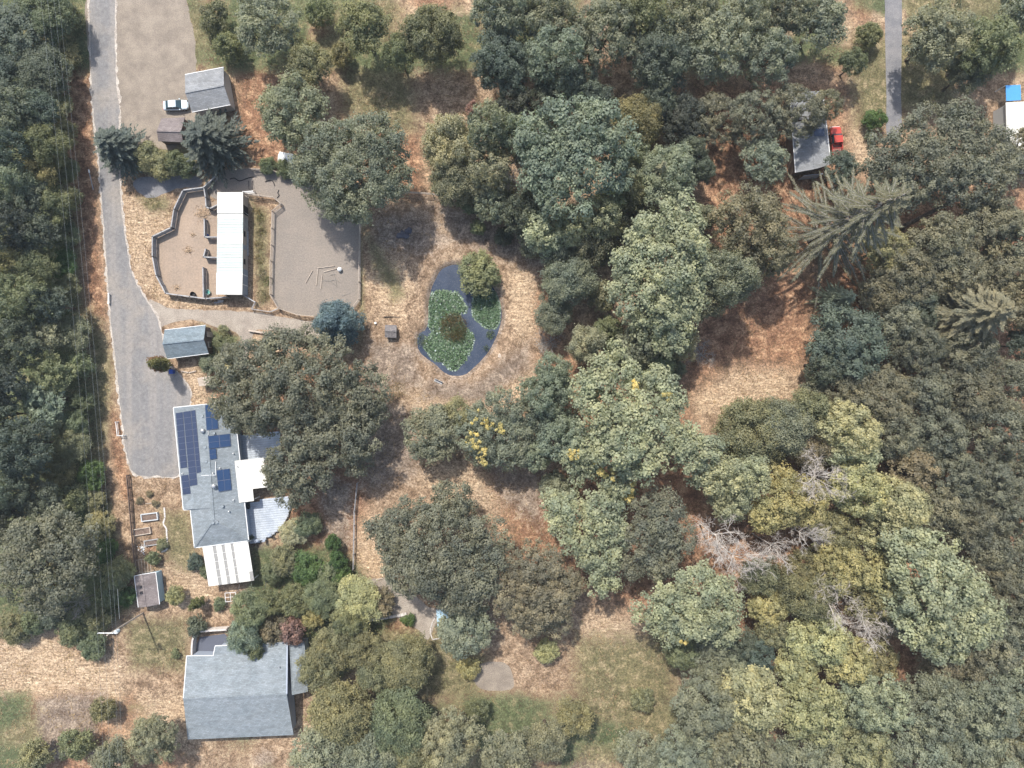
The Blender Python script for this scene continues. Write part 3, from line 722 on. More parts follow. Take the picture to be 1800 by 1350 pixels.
M_shade_vent = shingle('roof_shade_and_vent', (0.22, 0.255, 0.275), (0.27, 0.30, 0.32), R(-8))  # tone of the painted roof shading, also the box vents' own colour
M_white = plain('white_metal_roof', (0.646, 0.637, 0.580), 0.5, 0.3, 0, 0.05, 0.6)
def weather(m, amt):
    t = m.node_tree; b = t.nodes['Principled BSDF']; src = b.inputs['Base Color'].links[0].from_socket
    g1 = noise(t, 0.9, 5, 0.7, pos(t, (0.25, 1.4, 1.0), R(6))); g2 = noise(t, 2.6, 4, 0.7, pos(t))
    c = mix(t, 1.0, src, ramp(t, g1, [(0.38, (1 - amt, 1 - amt * 1.05, 1 - amt * 1.15)), (0.58, (1.0, 1.0, 1.0))]), 'MULTIPLY')
    c = mix(t, 1.0, c, ramp(t, g2, [(0.34, (1 - amt * 0.7,) * 3), (0.5, (1.0,) * 3)]), 'MULTIPLY')
    t.links.new(c, b.inputs['Base Color'])
weather(M_white, 0.10); weather(M_shingle, 0.12); weather(M_shingle2, 0.12); weather(M_shingle3, 0.14); weather(M_shingle_br, 0.15)
M_whitetr = plain('white_translucent_sheet', (0.413, 0.468, 0.444), 0.4, 0.4, 0, 0.08, 0.8)
M_wallbeige = plain('beige_siding', (0.42, 0.37, 0.32), 0.8, 0.2, 0, 0.12, 1.5)
M_wallgrey = plain('blue_grey_siding', (0.30, 0.34, 0.40), 0.7, 0.2, 0, 0.12, 1.5)
M_wallbrown = plain('brown_siding', (0.16, 0.12, 0.10), 0.8, 0.2, 0, 0.15, 2)
M_wallwhite = plain('white_siding', (0.491, 0.477, 0.448), 0.7, 0.2, 0, 0.06, 1.5)
M_wallblue = plain('pale_blue_siding', (0.36, 0.50, 0.58), 0.7, 0.2, 0, 0.08, 1.5)
M_trim = plain('white_trim', (0.74, 0.74, 0.72), 0.6, 0.3, 0, 0.05, 2)
M_greywood = speckled('weathered_wood', (0.27, 0.27, 0.275), (0.40, 0.395, 0.385), 1.2, 0.9, 9.0, 0.22)
M_tanwood = speckled('tan_wood', (0.36, 0.30, 0.245), (0.48, 0.41, 0.34), 1.2, 0.9, 9.0, 0.2)
M_deckwood = speckled('blue_grey_decking', (0.356, 0.396, 0.446), (0.465, 0.505, 0.544), 0.9, 0.8, 7.0, 0.12)
M_dark = plain('dark_opening', (0.03, 0.03, 0.035), 0.8, 0.2)
M_soil = speckled('garden_soil', (0.12, 0.085, 0.07), (0.20, 0.15, 0.12), 2.0, 1.0, 9.0, 0.3)
M_metal = plain('galvanised_metal', (0.42, 0.43, 0.44), 0.4, 0.5, 0.5, 0.1)
M_whiteplastic = plain('white_plastic', (0.80, 0.80, 0.78), 0.4, 0.4, 0, 0.03)
M_black = plain('black_rubber', (0.025, 0.025, 0.027), 0.7, 0.3)
M_blueplastic = plain('blue_plastic', (0.03, 0.09, 0.38), 0.4, 0.4)
M_tealplastic = plain('teal_plastic', (0.10, 0.36, 0.31), 0.4, 0.4)
M_greytr = plain('grey_translucent_sheet', (0.27, 0.265, 0.25), 0.5, 0.3, 0, 0.15, 4)
M_stone = speckled('pale_stone', (0.46, 0.43, 0.40), (0.60, 0.56, 0.52), 2.0, 0.9, 8.0, 0.15)
M_red = plain('red_paint', (0.46, 0.06, 0.042), 0.35, 0.5, 0, 0.06)
M_carpaint = plain('silver_blue_paint', (0.48, 0.56, 0.60), 0.3, 0.5, 0.1, 0.04)
M_tarpblue = plain('blue_tarp', (0.08, 0.30, 0.62), 0.5, 0.3)
M_hay = speckled('hay', (0.33, 0.235, 0.155), (0.42, 0.31, 0.21), 4.0, 1.0, 12.0, 0.3)
def glassy(name, c, rough=0.12):
    m, t, b = newmat(name); n = noise(t, 1.0, 3, 0.5, pos(t))
    t.links.new(mix(t, n, [x * 0.9 for x in c], [x * 1.1 for x in c]), b.inputs['Base Color'])
    b.inputs['Roughness'].default_value = rough; b.inputs['Specular IOR Level'].default_value = 0.6; b.inputs['IOR'].default_value = 1.5
    return m
M_solarw = glassy('slate_solar_cells', (0.036, 0.048, 0.088)); M_solare = glassy('blue_solar_cells', (0.024, 0.052, 0.118)); M_glass = glassy('window_glass', (0.03, 0.04, 0.05), 0.05)
M_solarframe = plain('panel_frame', (0.12, 0.13, 0.17), 0.5, 0.4)
M_carglass = glassy('car_glass', (0.03, 0.06, 0.075), 0.08)

def on_plane(px, py, tri):
    p0, p1, p2 = tri; n = (p1 - p0).cross(p2 - p0)
    a = P3(px, py, 0); b = P3(px, py, 1.0); fa = n.dot(a - p0); fb = n.dot(b - p0)
    return a + (b - a) * (fa / (fa - fb))
def inset(poly, d):
    cx = sum(p[0] for p in poly) / len(poly); cy = sum(p[1] for p in poly) / len(poly); out = []
    for x, y in poly:
        L = math.hypot(x - cx, y - cy); out.append((x + (cx - x) * d * 1.35 / L, y + (cy - y) * d * 1.35 / L))
    return out
def gable(name, label, cat, eaves, ridge, ez, rz_, roofmat, wallmat, ins=0.35, th=0.14, trim=None):
    """eaves: px NW NE SE SW at height ez; ridge: px of its two ends (first next to NW/SW, second next to NE/SE) at rz_ -> root, slopes"""
    E = [P3(p[0], p[1], ez) for p in eaves]; A = P3(*ridge[0], rz_); B = P3(*ridge[1], rz_)
    c = sum(E, Vector()) / 4
    r = empty(name, (c.x, c.y, 0), label, cat)
    poly = inset([(e.x, e.y) for e in E], ins)
    wl = MB().prism(poly, 0, ez - th - 0.02)
    for q, (i, j), s_ in ((A, (0, 3), 1), (B, (1, 2), -1)):      # gable triangles
        a = Vector((*poly[i], ez - th - 0.02)); b = Vector((*poly[j], ez - th - 0.02)); mid = (a + b) / 2; off = (c - mid); off.z = 0; off.normalize()
        t_ = Vector((mid.x, mid.y, rz_ - th - 0.06)); o2 = off * 0.12
        wl.add([a, b, t_, a + o2, b + o2, t_ + o2], [(0, 1, 2), (5, 4, 3), (0, 3, 4, 1), (1, 4, 5, 2), (2, 5, 3, 0)])
    wall = wl.build('wall', wallmat, r)
    s1 = MB().slab([E[0], A, B, E[1]], th).build('roof_slope', roofmat, r)
    s2 = MB().slab([E[3], E[2], B, A], th).build('roof_slope', roofmat, r)
    MB().bar(A + Vector((0, 0, 0.03)), B + Vector((0, 0, 0.03)), 0.28, 0.06).build('ridge_cap', roofmat, r)
    if trim:
        for a, b in ((E[0], E[1]), (E[3], E[2])):
            MB().bar(a - Vector((0, 0, 0.06)), b - Vector((0, 0, 0.06)), 0.12, 0.14).build('gutter', trim, r)
    return r, E, A, B

# ------------------------------------------------------------------ the main house
def main_house():
    ez, rz_ = 2.9, 4.5
    z6 = lambda x, y: (290 + x / 6.43, 690 + y / 6.43)
    NW, SWn, JG, SW, SE, NE = [P3(x, y, ez) for x, y in ((305.2, 716.7), (322.6, 896), (334.8, 895.4), (342, 962.5), (436.5, 950), (410, 705.5))]
    RN = P3(360, 711.2, rz_); RM = P3(374.4, 893, rz_); RS = P3(376, 913, rz_)
    r = empty('house', (*G(372, 835), 0), 'long house with grey shingle hip roof and rows of solar panels beside the asphalt', 'house')
    inner = inset([(p.x, p.y) for p in (NW, SWn, JG, SW, SE, NE)], 0.5)
    MB().prism(inner, 0, 2.7).build('wall', M_wallgrey, r)
    g = MB(); a = Vector((*inner[0], 2.72)); b = Vector((*inner[5], 2.72)); t_ = Vector((RN.x, RN.y - 0.55, rz_ - 0.25)); o2 = Vector((0, -0.15, 0))
    g.add([a, b, t_, a + o2, b + o2, t_ + o2], [(0, 1, 2), (5, 4, 3), (0, 3, 4, 1), (1, 4, 5, 2), (2, 5, 3, 0)]).build('gable_wall', M_wallgrey, r)
    th = 0.16
    wn = MB().slab([NW, SWn, RM, RN], th).build('roof_slope', M_shingle, r)
    ws = MB().slab([JG, SW, RS, RM], th).build('roof_slope', M_shingle, r)
    MB().add([SWn - Vector((0, 0, th)), JG - Vector((0, 0, th)), RM - Vector((0, 0, th)), SWn, RM], [(0, 1, 2), (0, 2, 4, 3)]).build('roof_step', M_shingle, r)
    MB().slab([SW, SE, RS], th).build('roof_slope', M_shingle, r)
    es = MB().slab([RN, RM, RS, SE, NE], th).build('roof_slope', M_shingle, r)
    up = Vector((0, 0, 0.035))
    for a, b in ((RN, RM), (RM, RS), (RS, SW), (RS, SE)):
        MB().bar(a + up, b + up, 0.3, 0.05).build('ridge_cap', M_shingle, r)
    dn = Vector((0, 0, 0.08))
    for a, b in ((NW, SWn), (SWn, JG), (JG, SW), (SW, SE), (SE, NE), (NE, RN), (RN, NW)):
        d = (b - a).normalized(); o = d.cross(Vector((0, 0, 1))) * 0.06
        MB().bar(a - dn + o, b - dn + o, 0.12, 0.16).build('gutter', M_trim, r)
    wt = (NW, SWn, RN); et = (NE, SE, RN); nw = (SWn - NW).cross(RN - NW).normalized(); ne = (RN - NE).cross(SE - NE).normalized()
    nw = nw if nw.z > 0 else -nw; ne = ne if ne.z > 0 else -ne
    # strip on the street slope: shading of a turned plane put into colour
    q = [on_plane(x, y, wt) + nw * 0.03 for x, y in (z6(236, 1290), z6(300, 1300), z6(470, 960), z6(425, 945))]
    MB().slab(q, 0.02).build('shade_strip', M_shade_vent, r)
    def grid(tl, tr, bl, br_, cols, rows, tri, n, mat, lift=0.10):
        f = lambda u, v: tuple((tl[k] * (1 - u) + tr[k] * u) * (1 - v) + (bl[k] * (1 - u) + br_[k] * u) * v for k in (0, 1))
        for i in range(cols):
            for j in range(rows):
                e = 0.025; cs = [(i + e) / cols, (i + 1 - e) / cols]; rs = [(j + e) / rows, (j + 1 - e) / rows]
                pts = [on_plane(*z6(*f(u, v)), tri) + n * lift for u, v in ((cs[0], rs[0]), (cs[0], rs[1]), (cs[1], rs[1]), (cs[1], rs[0]))]
                pn_ = MB().slab(pts, 0.05).build('solar_panel', mat, r)
                e2 = 0.004; cs = [(i + e2) / cols, (i + 1 - e2) / cols]; rs = [(j + e2) / rows, (j + 1 - e2) / rows]
                fp = [on_plane(*z6(*f(u, v)), tri) + n * (lift - 0.012) for u, v in ((cs[0], rs[0]), (cs[0], rs[1]), (cs[1], rs[1]), (cs[1], rs[0]))]
                MB().slab(fp, 0.035).build('frame', M_solarframe, pn_)
    grid((123, 232), (205, 219), (180, 857), (257, 845), 1, 9, wt, nw, M_solarw)
    grid((186, 938), (268, 925), (208, 1155), (296, 1142), 1, 3, wt, nw, M_solarw)
    grid((209, 218), (295, 205), (285, 1058), (372, 1043), 1, 12, wt, nw, M_solarw)
    grid((299, 204), (346, 196), (363, 913), (412, 900), 1, 10, wt, nw, M_solarw)
    grid((452, 143), (585, 120), (470, 428), (603, 410), 2, 2, et, ne, M_solare)
    grid((485, 492), (735, 465), (497, 636), (747, 606), 2, 2, et, ne, M_solare)
    grid((498, 642), (577, 632), (510, 757), (587, 745), 1, 2, et, ne, M_solare)
    grid((580, 878), (730, 858), (605, 1122), (755, 1100), 2, 2, et, ne, M_solare)
    for x, y in ((435, 430), (560, 1055)):      # round turbine vents
        p = on_plane(*z6(x, y), et if x > 450 else wt); v = MB().lathe(p, [(0.22, -0.1), (0.22, 0.12), (0.40, 0.2), (0.42, 0.42), (0.28, 0.58), (0.05, 0.62)], 14).build('turbine_vent', M_metal, r, True)
    for x, y in ((428, 268), (560, 460), (460, 618), (470, 780), (655, 1285)):
        p = on_plane(*z6(x, y), et if x > 500 else wt); MB().box(p + Vector((0, 0, 0.09)), (0.4, 0.4, 0.26), R(7)).build('box_vent', M_shade_vent, r)
    for x, y in ((953, 430), (992, 425)):
        p = P3(200 + x / 5.45, 840 + y / 5.45, 4.3); MB().box(p, (0.42, 0.42, 0.3), R(7)).build('box_vent', M_shade_vent, r)
    for x, y in ((675, 375), (778, 686), (625, 850), (548, 908), (780, 1210), (728, 1338), (205, 912)):
        p = on_plane(*z6(x, y), et if x > 500 else wt); MB().tube(p - Vector((0, 0, 0.1)), p + Vector((0, 0, 0.4)), 0.09, 0.09, 8).build('vent_pipe', M_trim, r)
    for a, b, tr in (((575, 780), (577, 930), et), ((412, 938), (575, 931), wt), ((490, 430), (492, 480), et)):
        p, q2 = on_plane(*z6(*a), tr), on_plane(*z6(*b), tr); MB().bar(p + Vector((0, 0, 0.08)), q2 + Vector((0, 0, 0.08)), 0.07, 0.05).build('conduit', M_trim, r)
    MB().box((*G(343, 925, 1.2), 1.2), (0.12, 1.2, 1.1), R(8)).build('window', M_glass, r)
    # windows and a door in the garden wall
    for py, nm, hgt, zc in ((775, 'window', 1.1, 1.6), (900, 'door', 2.1, 1.08), (930, 'window', 1.1, 1.6)):
        x, y = G(415.6 + (py - 757) * 0.108, py, ez); MB().box((x - 0.62, y, zc), (0.1, 1.3, hgt), R(6.5)).build(nm, M_glass if nm == 'window' else M_wallwhite, r)
    return r
main_house()

def deck_covers():
    z = 3.16
    poly = [G(x, y, z) for x, y in ((409.8, 810.5), (463, 804.5), (469.6, 856.4), (444, 859.5), (446.3, 880.5), (417.5, 884))]
    r = empty('patio_roof', (*G(445, 842), 0), 'plain white L-shaped patio roof between house and deck', 'patio roof')
    MB().prism(poly, z - 0.14, z).build('roof', M_white, r)
    for x, y in ((461, 807), (467, 854), (443, 857.5), (444.5, 878)):
        a = G(x, y, z); MB().box((a[0], a[1], 1.5), (0.14, 0.14, 3.0)).build('post', M_trim, r)
    v = P3(418, 820, z); MB().tube(v, v + Vector((0, 0, 0.35)), 0.1, 0.1, 8).build('vent_pipe', M_metal, r)
    # slatted carport roof south of the house
    z = 2.75; c = [P3(x, y, z) for x, y in ((355.8, 962), (435.8, 951.5), (446.6, 1020.6), (366.8, 1030.7))]
    r = empty('carport_roof', (*G(401, 991), 0), 'white patio cover with three grey translucent strips south of the house', 'patio cover')
    f = lambda u, v, dz=0: (c[0] * (1 - u) + c[1] * u) * (1 - v) + (c[3] * (1 - u) + c[2] * u) * v + Vector((0, 0, dz))
    for a, b in ((0, 0.222), (0.296, 0.418), (0.484, 0.618)):
        MB().slab([f(a, 0), f(a, 1), f(b, 1), f(b, 0)], 0.08).build('roof_sheet', M_white, r)
    MB().slab([f(0.674, 0), f(0.674, 0.76), f(1, 0.76), f(1, 0)], 0.08).build('roof_sheet', M_white, r)
    MB().slab([f(0.674, 0.763), f(0.674, 1), f(0.925, 1), f(0.925, 0.763)], 0.08).build('roof_sheet', M_white, r)
    MB().slab([f(0.928, 0.765, -0.05), f(0.928, 1, -0.05), f(1, 1, -0.05), f(1, 0.765, -0.05)], 0.05).build('grey_sheet', M_greytr, r)
    for a, b in ((0.225, 0.293), (0.421, 0.481), (0.622, 0.671)):
        for k in range(5):
            v0, v1 = k / 5 + 0.006, (k + 1) / 5 - 0.006
            MB().slab([f(a, v0, -0.03), f(a, v1, -0.03), f(b, v1, -0.03), f(b, v0, -0.03)], 0.03).build('grey_sheet', M_greytr, r)
    for v in (0.0, 0.2, 0.4, 0.6, 0.8, 0.995):
        MB().bar(f(0.02, v, -0.17), f(0.98, v, -0.17), 0.09, 0.16).build('joist', M_trim, r)
    for u, v in ((0.03, 0.03), (0.97, 0.03), (0.03, 0.97), (0.97, 0.97), (0.5, 0.97)):
        p = f(u, v); MB().box((p.x, p.y, 1.24), (0.14, 0.14, 2.5)).build('post', M_trim, r)
deck_covers()

def deck(name, label, px, z, ang, pitch=0.42):
    """boarded deck: one plank after another clipped to the outline"""
    poly = [G(x, y, z) for x, y in px]; cx = sum(p[0] for p in poly) / len(poly); cy = sum(p[1] for p in poly) / len(poly)
    r = empty(name, (cx, cy, 0), label, 'deck'); ca, sa = math.cos(ang), math.sin(ang)
    loc = [((x - cx) * ca + (y - cy) * sa, -(x - cx) * sa + (y - cy) * ca) for x, y in poly]
    W = lambda u, v: (cx + u * ca - v * sa, cy + u * sa + v * ca)
    v0 = min(p[1] for p in loc); v1 = max(p[1] for p in loc); v = v0 + pitch / 2; n = len(loc)
    while v < v1:
        xs = []
        for i in range(n):
            a, b = loc[i], loc[(i + 1) % n]
            if (a[1] > v) != (b[1] > v): xs.append(a[0] + (b[0] - a[0]) * (v - a[1]) / (b[1] - a[1]))
        xs.sort()
        for k in range(0, len(xs) - 1, 2):
            u0, u1 = xs[k], xs[k + 1]
            if u1 - u0 > 0.3: MB().box((*W((u0 + u1) / 2, v), z - 0.03 + rnd.uniform(-0.008, 0.008)), (u1 - u0, pitch - 0.055, 0.06), ang).build('plank', M_deckwood, r)
        v += pitch
    MB().prism(inset(poly, 0.15), z - 0.28, z - 0.12).build('joist_frame', M_greywood, r)
    for x, y in inset(poly, 0.3): MB().box((x, y, (z - 0.28) / 2), (0.16, 0.16, z - 0.28)).build('post', M_greywood, r)
    return r, poly
deck('upper_deck', 'blue grey plank deck under the oak by the north end', [(422, 764), (492, 757), (494, 806), (428, 812)], 0.5, R(6))
dk, dkp = deck('lower_deck', 'blue grey plank deck with rounded outer edge below the white patio roof', [(431, 886), (470, 876), (506, 871), (511, 890), (506, 908), (494, 927), (476, 943), (455, 953), (439, 956)], 0.5, R(6))

# ------------------------------------------------------------------ stable
def stable():
    r = empty('stable', (*G(405, 430), 0), 'long narrow stable with white sheet roof between paddock and arena', 'stable')
    def quad(pts, z): return [P3(x, y, z) for x, y in pts]
    zn = 2.95
    MB().slab(quad([(382, 338), (381.7, 374.5), (427, 374.5), (427, 337.6)], zn), 0.10).build('roof', M_white, r)
    MB().slab(quad([(380.2, 479.5), (379.8, 517.6), (425.6, 517.8), (426.4, 479.5)], zn), 0.10).build('roof', M_white, r)
    q = [(382.2, 374), (380.9, 480), (426.6, 480), (427.2, 374)]
    f = lambda u, v: (q[0][0] * (1 - u) * (1 - v) + q[3][0] * u * (1 - v) + q[1][0] * (1 - u) * v + q[2][0] * u * v, q[0][1] * (1 - v) + q[1][1] * v)
    n = 12
    for k in range(n):       # lapped translucent sheets
        z = zn - 0.13 + (0.02 if k % 2 else 0)
        MB().slab([P3(*f(u, v), z) for u, v in ((0, k / n), (0, (k + 1) / n + 0.004), (1, (k + 1) / n + 0.004), (1, k / n))], 0.03).build('roof_sheet', M_whitetr if k not in (0, 4, 5) else M_white, r)
    for k in range(30):      # ribs of the sheets
        v = (k + 0.5) / 24
        if k >= 24: break
        MB().bar(P3(*f(0.02, v), zn - 0.09), P3(*f(0.98, v), zn - 0.09), 0.10, 0.04).build('roof_rib', M_white, r)
    # walls below
    xe = P3(427, 338, zn).x - 0.28; xw = P3(382, 338, zn).x + 0.3; yn = P3(400, 338, zn).y - 0.2; ys = P3(400, 517.8, zn).y + 0.2
    def wall(y0, y1, mat, nm='wall', z0=0.0, z1=2.72, dx=0.0): return MB().box((xe - 0.06 + dx, (y0 + y1) / 2, (z0 + z1) / 2), (0.12, abs(y1 - y0), z1 - z0)).build(nm, mat, r)
    L = yn - ys; yy = lambda u: yn - L * u
    wall(yy(0), yy(0.46), M_wallbeige); wall(yy(0.462), yy(0.74), M_wallbeige); wall(yy(0.742), yy(1.0), M_wallgrey)
    wall(yy(0.10), yy(0.19), M_dark, 'doorway', 0.05, 2.3, 0.03); wall(yy(0.215), yy(0.345), M_greywood, 'stall_door', 0.1, 2.2, 0.05)
    for u in (0.36, 0.64): wall(yy(u), yy(u + 0.055), M_dark, 'window', 1.2, 2.0, 0.03)
    wall(yy(0.50), yy(0.545), M_wallgrey, 'vent_panel', 0.9, 2.1, 0.05)
    for u in (0.8, 0.9): wall(yy(u), yy(u + 0.008), M_trim, 'batten', 0.1, 2.6, 0.03)
    MB().box((xe + 0.15, yy(0.47), 0.5), (0.3, 4.5, 0.04)).build('shelf', M_greywood, r)
    for u in (0, 0.25, 0.5, 0.75, 1.0):     # cross partitions of the stalls
        MB().box(((xe + xw) / 2 - 0.1, yy(u) + (-0.08 if u == 0 else 0.08 if u == 1 else 0), 1.25), (xe - xw - 0.3, 0.1, 2.5)).build('partition', M_wallbeige, r)
        MB().box((xw, yy(u) + (-0.08 if u == 0 else 0.08 if u == 1 else 0), 1.4), (0.14, 0.14, 2.8)).build('post', M_greywood, r)
    # propped open stall door
    a = P3(427, 371, 2.3); MB().slab([a, P3(436, 377, 2.2), P3(436.4, 378.6, 1.0), P3(429, 372.6, 1.0)], 0.05).build('open_shutter', M_trim, r)
stable()

# ------------------------------------------------------------------ other buildings
g, E, A, B = gable('garage', 'slate blue gable roofed garage with brown walls beside the driveway', 'garage', [(289.3, 580), (361.3, 571.5), (366.7, 621.3), (293.3, 630.7)], [(285.6, 604.3), (358.2, 596.6)], 2.5, 3.75, M_shingle2, M_wallbrown, 0.3, trim=M_trim)
x, y = G(369, 606, 1.5); wd_ = MB().box((x - 0.05, y, 1.5), (0.16, 1.1, 1.0), R(7)).build('window', M_tanwood, g); MB().box((x + 0.02, y, 1.5), (0.14, 0.9, 0.8), R(7)).build('pane', M_glass, wd_)
x, y = G(369.5, 588, 1.1); MB().box((x - 0.1, y, 1.05), (0.14, 1.0, 2.1), R(7)).build('door', M_tanwood, g)

def shed():
    ez, rz_ = 2.15, 2.65
    W0, W1 = P3(236, 1012.5, ez), P3(243.2, 1067.5, ez); E0, E1 = P3(274, 1005.6, ez), P3(280.8, 1062.2, ez); R0, R1 = P3(249.5, 1009.6, rz_), P3(256, 1067, rz_)
    c = (W0 + W1 + E0 + E1) / 4
    r = empty('garden_shed', (c.x, c.y, 0), 'small shed with brown shingle roof and pale blue side wall below the vegetable beds', 'shed')
    poly = inset([(p.x, p.y) for p in (W0, E0, E1, W1)], 0.2); MB().prism(poly, 0, ez - 0.14).build('wall', M_wallblue, r)
    MB().slab([W0, W1, R1, R0], 0.1).build('roof_slope', M_shingle_br, r); MB().slab([R0, R1, E1, E0], 0.1).build('roof_slope', M_shingle_br, r)
    MB().bar(R0 + Vector((0, 0, 0.02)), R1 + Vector((0, 0, 0.02)), 0.3, 0.05).build('ridge_cap', M_shingle_br, r)
    for a, b in ((E0, E1), (W0, R0), (R0, E0), (W1, W0)): MB().bar(a, b, 0.1, 0.1).build('fascia', M_trim, r)
    for py in (1032, 1042): MB().box((*G(247.5 + (py - 1032) * 0.1, py, 2.62), 2.62), (0.5, 0.45, 0.12), R(8)).build('skylight', M_dark, r)
    # ladder-like trellis of poles lying north of it
    t = empty('pole_trellis', (*G(253, 998), 0), 'low trellis of bare wooden poles against the north end of the garden shed', 'trellis')
    for k in range(6):
        x0 = 238 + k * 5.2; MB().bar(P3(x0, 984, 0.5), P3(x0 + 2.0, 1008, 0.9), 0.07, 0.07).build('pole', M_tanwood, t)
    MB().bar(P3(236, 1008.5, 0.8), P3(270, 1003, 0.8), 0.07, 0.07).build('cross_pole', M_tanwood, t); MB().bar(P3(236, 985, 0.5), P3(267, 981, 0.5), 0.07, 0.07).build('cross_pole', M_tanwood, t)
    for x0, y0 in ((236, 985), (267, 981), (270, 1003)): MB().tube(P3(x0, y0, 0), P3(x0, y0, 0.9), 0.05, 0.05, 6).build('post', M_tanwood, t)
shed()

gable('garage', 'grey shingled garage with white wall beside the parked car', 'garage', [(325, 131), (393, 118), (405, 184), (337.5, 197)], [(325.5, 163), (393.5, 150)], 2.8, 3.9, M_shingle3, M_wallwhite, 0.25, trim=M_trim)
gable('woodshed', 'low brown roofed shed beside the dark spruce below the parked car', 'shed', [(284, 208), (325, 206), (322, 250), (278, 248)], [(275.5, 230), (318, 231)], 2.1, 2.9, M_shingle_br, M_wallbrown, 0.2)

def lower_house():
    ez, rz_ = 3.0, 5.0
    r = empty('house', (*G(440, 1210), 0), 'neighbouring house with pale blue grey roof and walled courtyard at the bottom', 'house')
    N = [P3(x, y, ez) for x, y in ((378, 1135.5), (415, 1132.5), (505, 1128.5))]; W = [P3(328, 1153, ez), P3(374.7, 1152.6, ez)]
    RW, RE = P3(322, 1228, rz_), P3(504, 1220, rz_); SW_, SE_ = P3(330, 1300, ez), P3(516, 1292, ez)
    MB().slab([W[0], RW, RE, N[2], N[0], W[1]], 0.15).build('roof_slope', M_shingle, r)
    MB().slab([RW, SW_, SE_, RE], 0.15).build('roof_slope', M_shingle, r)
    MB().bar(RW, RE, 0.3, 0.08).build('ridge_cap', M_shingle, r)
    V0, V1 = P3(508.5, 1131, ez - 0.35), P3(513, 1222, ez + 0.9); E0, E1 = P3(535, 1127, ez - 0.6), P3(541, 1216, ez - 0.6)
    MB().slab([V0, V1, E1, E0], 0.12).build('roof_slope', M_shingle, r)
    MB().bar(N[2], RE, 0.25, 0.1).build('valley_flashing', M_wallgrey, r)
    poly = inset([(p.x, p.y) for p in (W[0], W[1], N[0], N[2], SE_, SW_)], 0.5); MB().prism(poly, 0, ez - 0.2).build('wall', M_wallgrey, r)
    poly = inset([(p.x, p.y) for p in (V0, E0, E1, V1)], 0.2); MB().prism(poly, 0, 2.2).build('wall', M_wallgrey, r)
    for a, b in ((W[0], W[1]), (W[1], N[0]), (N[0], N[2]), (W[0], RW)): MB().bar(a - Vector((0, 0, 0.05)), b - Vector((0, 0, 0.05)), 0.12, 0.12).build('gutter', M_trim, r)
    p = P3(492, 1172, 4.0); MB().tube(p - Vector((0, 0, 0.2)), p + Vector((0, 0, 0.4)), 0.1, 0.1, 8).build('vent_pipe', M_metal, r)
    # curved courtyard wall
    cw = empty('courtyard_wall', (*G(345, 1125), 0), 'pale curved block wall round the dark courtyard of the bottom house', 'wall')
    pts = catmull([(336.5, 1153), (337, 1135), (339.5, 1120), (347, 1112), (362, 1109.5), (398, 1107)], 5.5, False)
    for a, b in zip(pts[:-1], pts[1:]):
        A_, B_ = P3(*a, 1.5), P3(*b, 1.5); A2, B2 = Vector((A_.x, A_.y, 0)), Vector((B_.x, B_.y, 0)); o = (B2 - A2).cross(Vector((0, 0, 1))).normalized() * 0.15
        MB().hexa([A2 - o, B2 - o, B2 + o, A2 + o], [q + Vector((0, 0, 1.5)) for q in (A2 - o, B2 - o, B2 + o, A2 + o)]).build('block', M_stone, cw)
lower_house()

def right_garage():
    ez = 3.3
    r = empty('workshop', (*G(1420, 240), 0), 'grey roofed workshop under the oaks beside the red truck', 'garage')
    c = [P3(x, y, ez) for x, y in ((1388, 166), (1446, 160), (1460.5, 289), (1398, 303.5))]; A_, B_ = P3(1419, 161, 4.0), P3(1433, 297, 4.0)
    MB().slab([c[0], c[3], B_, A_], 0.14).build('roof_slope', M_shingle3, r); MB().slab([A_, B_, c[2], c[1]], 0.14).build('roof_slope', M_shingle3, r)
    MB().bar(A_, B_, 0.3, 0.08).build('ridge_cap', M_shingle3, r)
    poly = inset([(p.x, p.y) for p in c], 0.25); MB().prism(poly, 0, ez - 0.18).build('wall', M_wallbrown, r)
    MB().slab([P3(1430.5, 226, 3.95), P3(1431.5, 239.5, 3.95), P3(1450, 239, 3.62), P3(1449, 225.5, 3.62)], 0.06).build('skylight', M_solarw, r)
    MB().bar(c[1], c[2], 0.12, 0.14).build('gutter', M_trim, r); MB().bar(c[0], c[3], 0.12, 0.14).build('gutter', M_trim, r)
    x, y = G(1425, 309, 1.4); MB().box((x, y - 0.15, 1.3), (3.4, 0.1, 2.4), R(6)).build('door', M_wallgrey, r)
    # white building at the right edge
    ez = 3.4
    r = empty('outbuilding', (*G(1810, 235), 0), 'white flat roofed outbuilding cut by the right picture edge behind an oak', 'building')
    c = [P3(x, y, ez) for x, y in ((1768, 180), (1850, 176), (1856, 296), (1772, 300))]
    MB().prism([(p.x, p.y) for p in c], ez - 0.15, ez).build('roof', M_white, r); MB().prism(inset([(p.x, p.y) for p in c], 0.25), 0, ez - 0.17).build('wall', M_wallwhite, r)
    c2 = [P3(x, y, 2.6) for x, y in ((1768, 150), (1794, 149), (1795, 176), (1769, 177.5))]
    MB().prism([(p.x, p.y) for p in c2], 2.5, 2.6).build('porch_roof', M_tarpblue, r)
    for p in c2[:2]: MB().box((p.x, p.y, 1.25), (0.12, 0.12, 2.5)).build('post', M_trim, r)
right_garage()

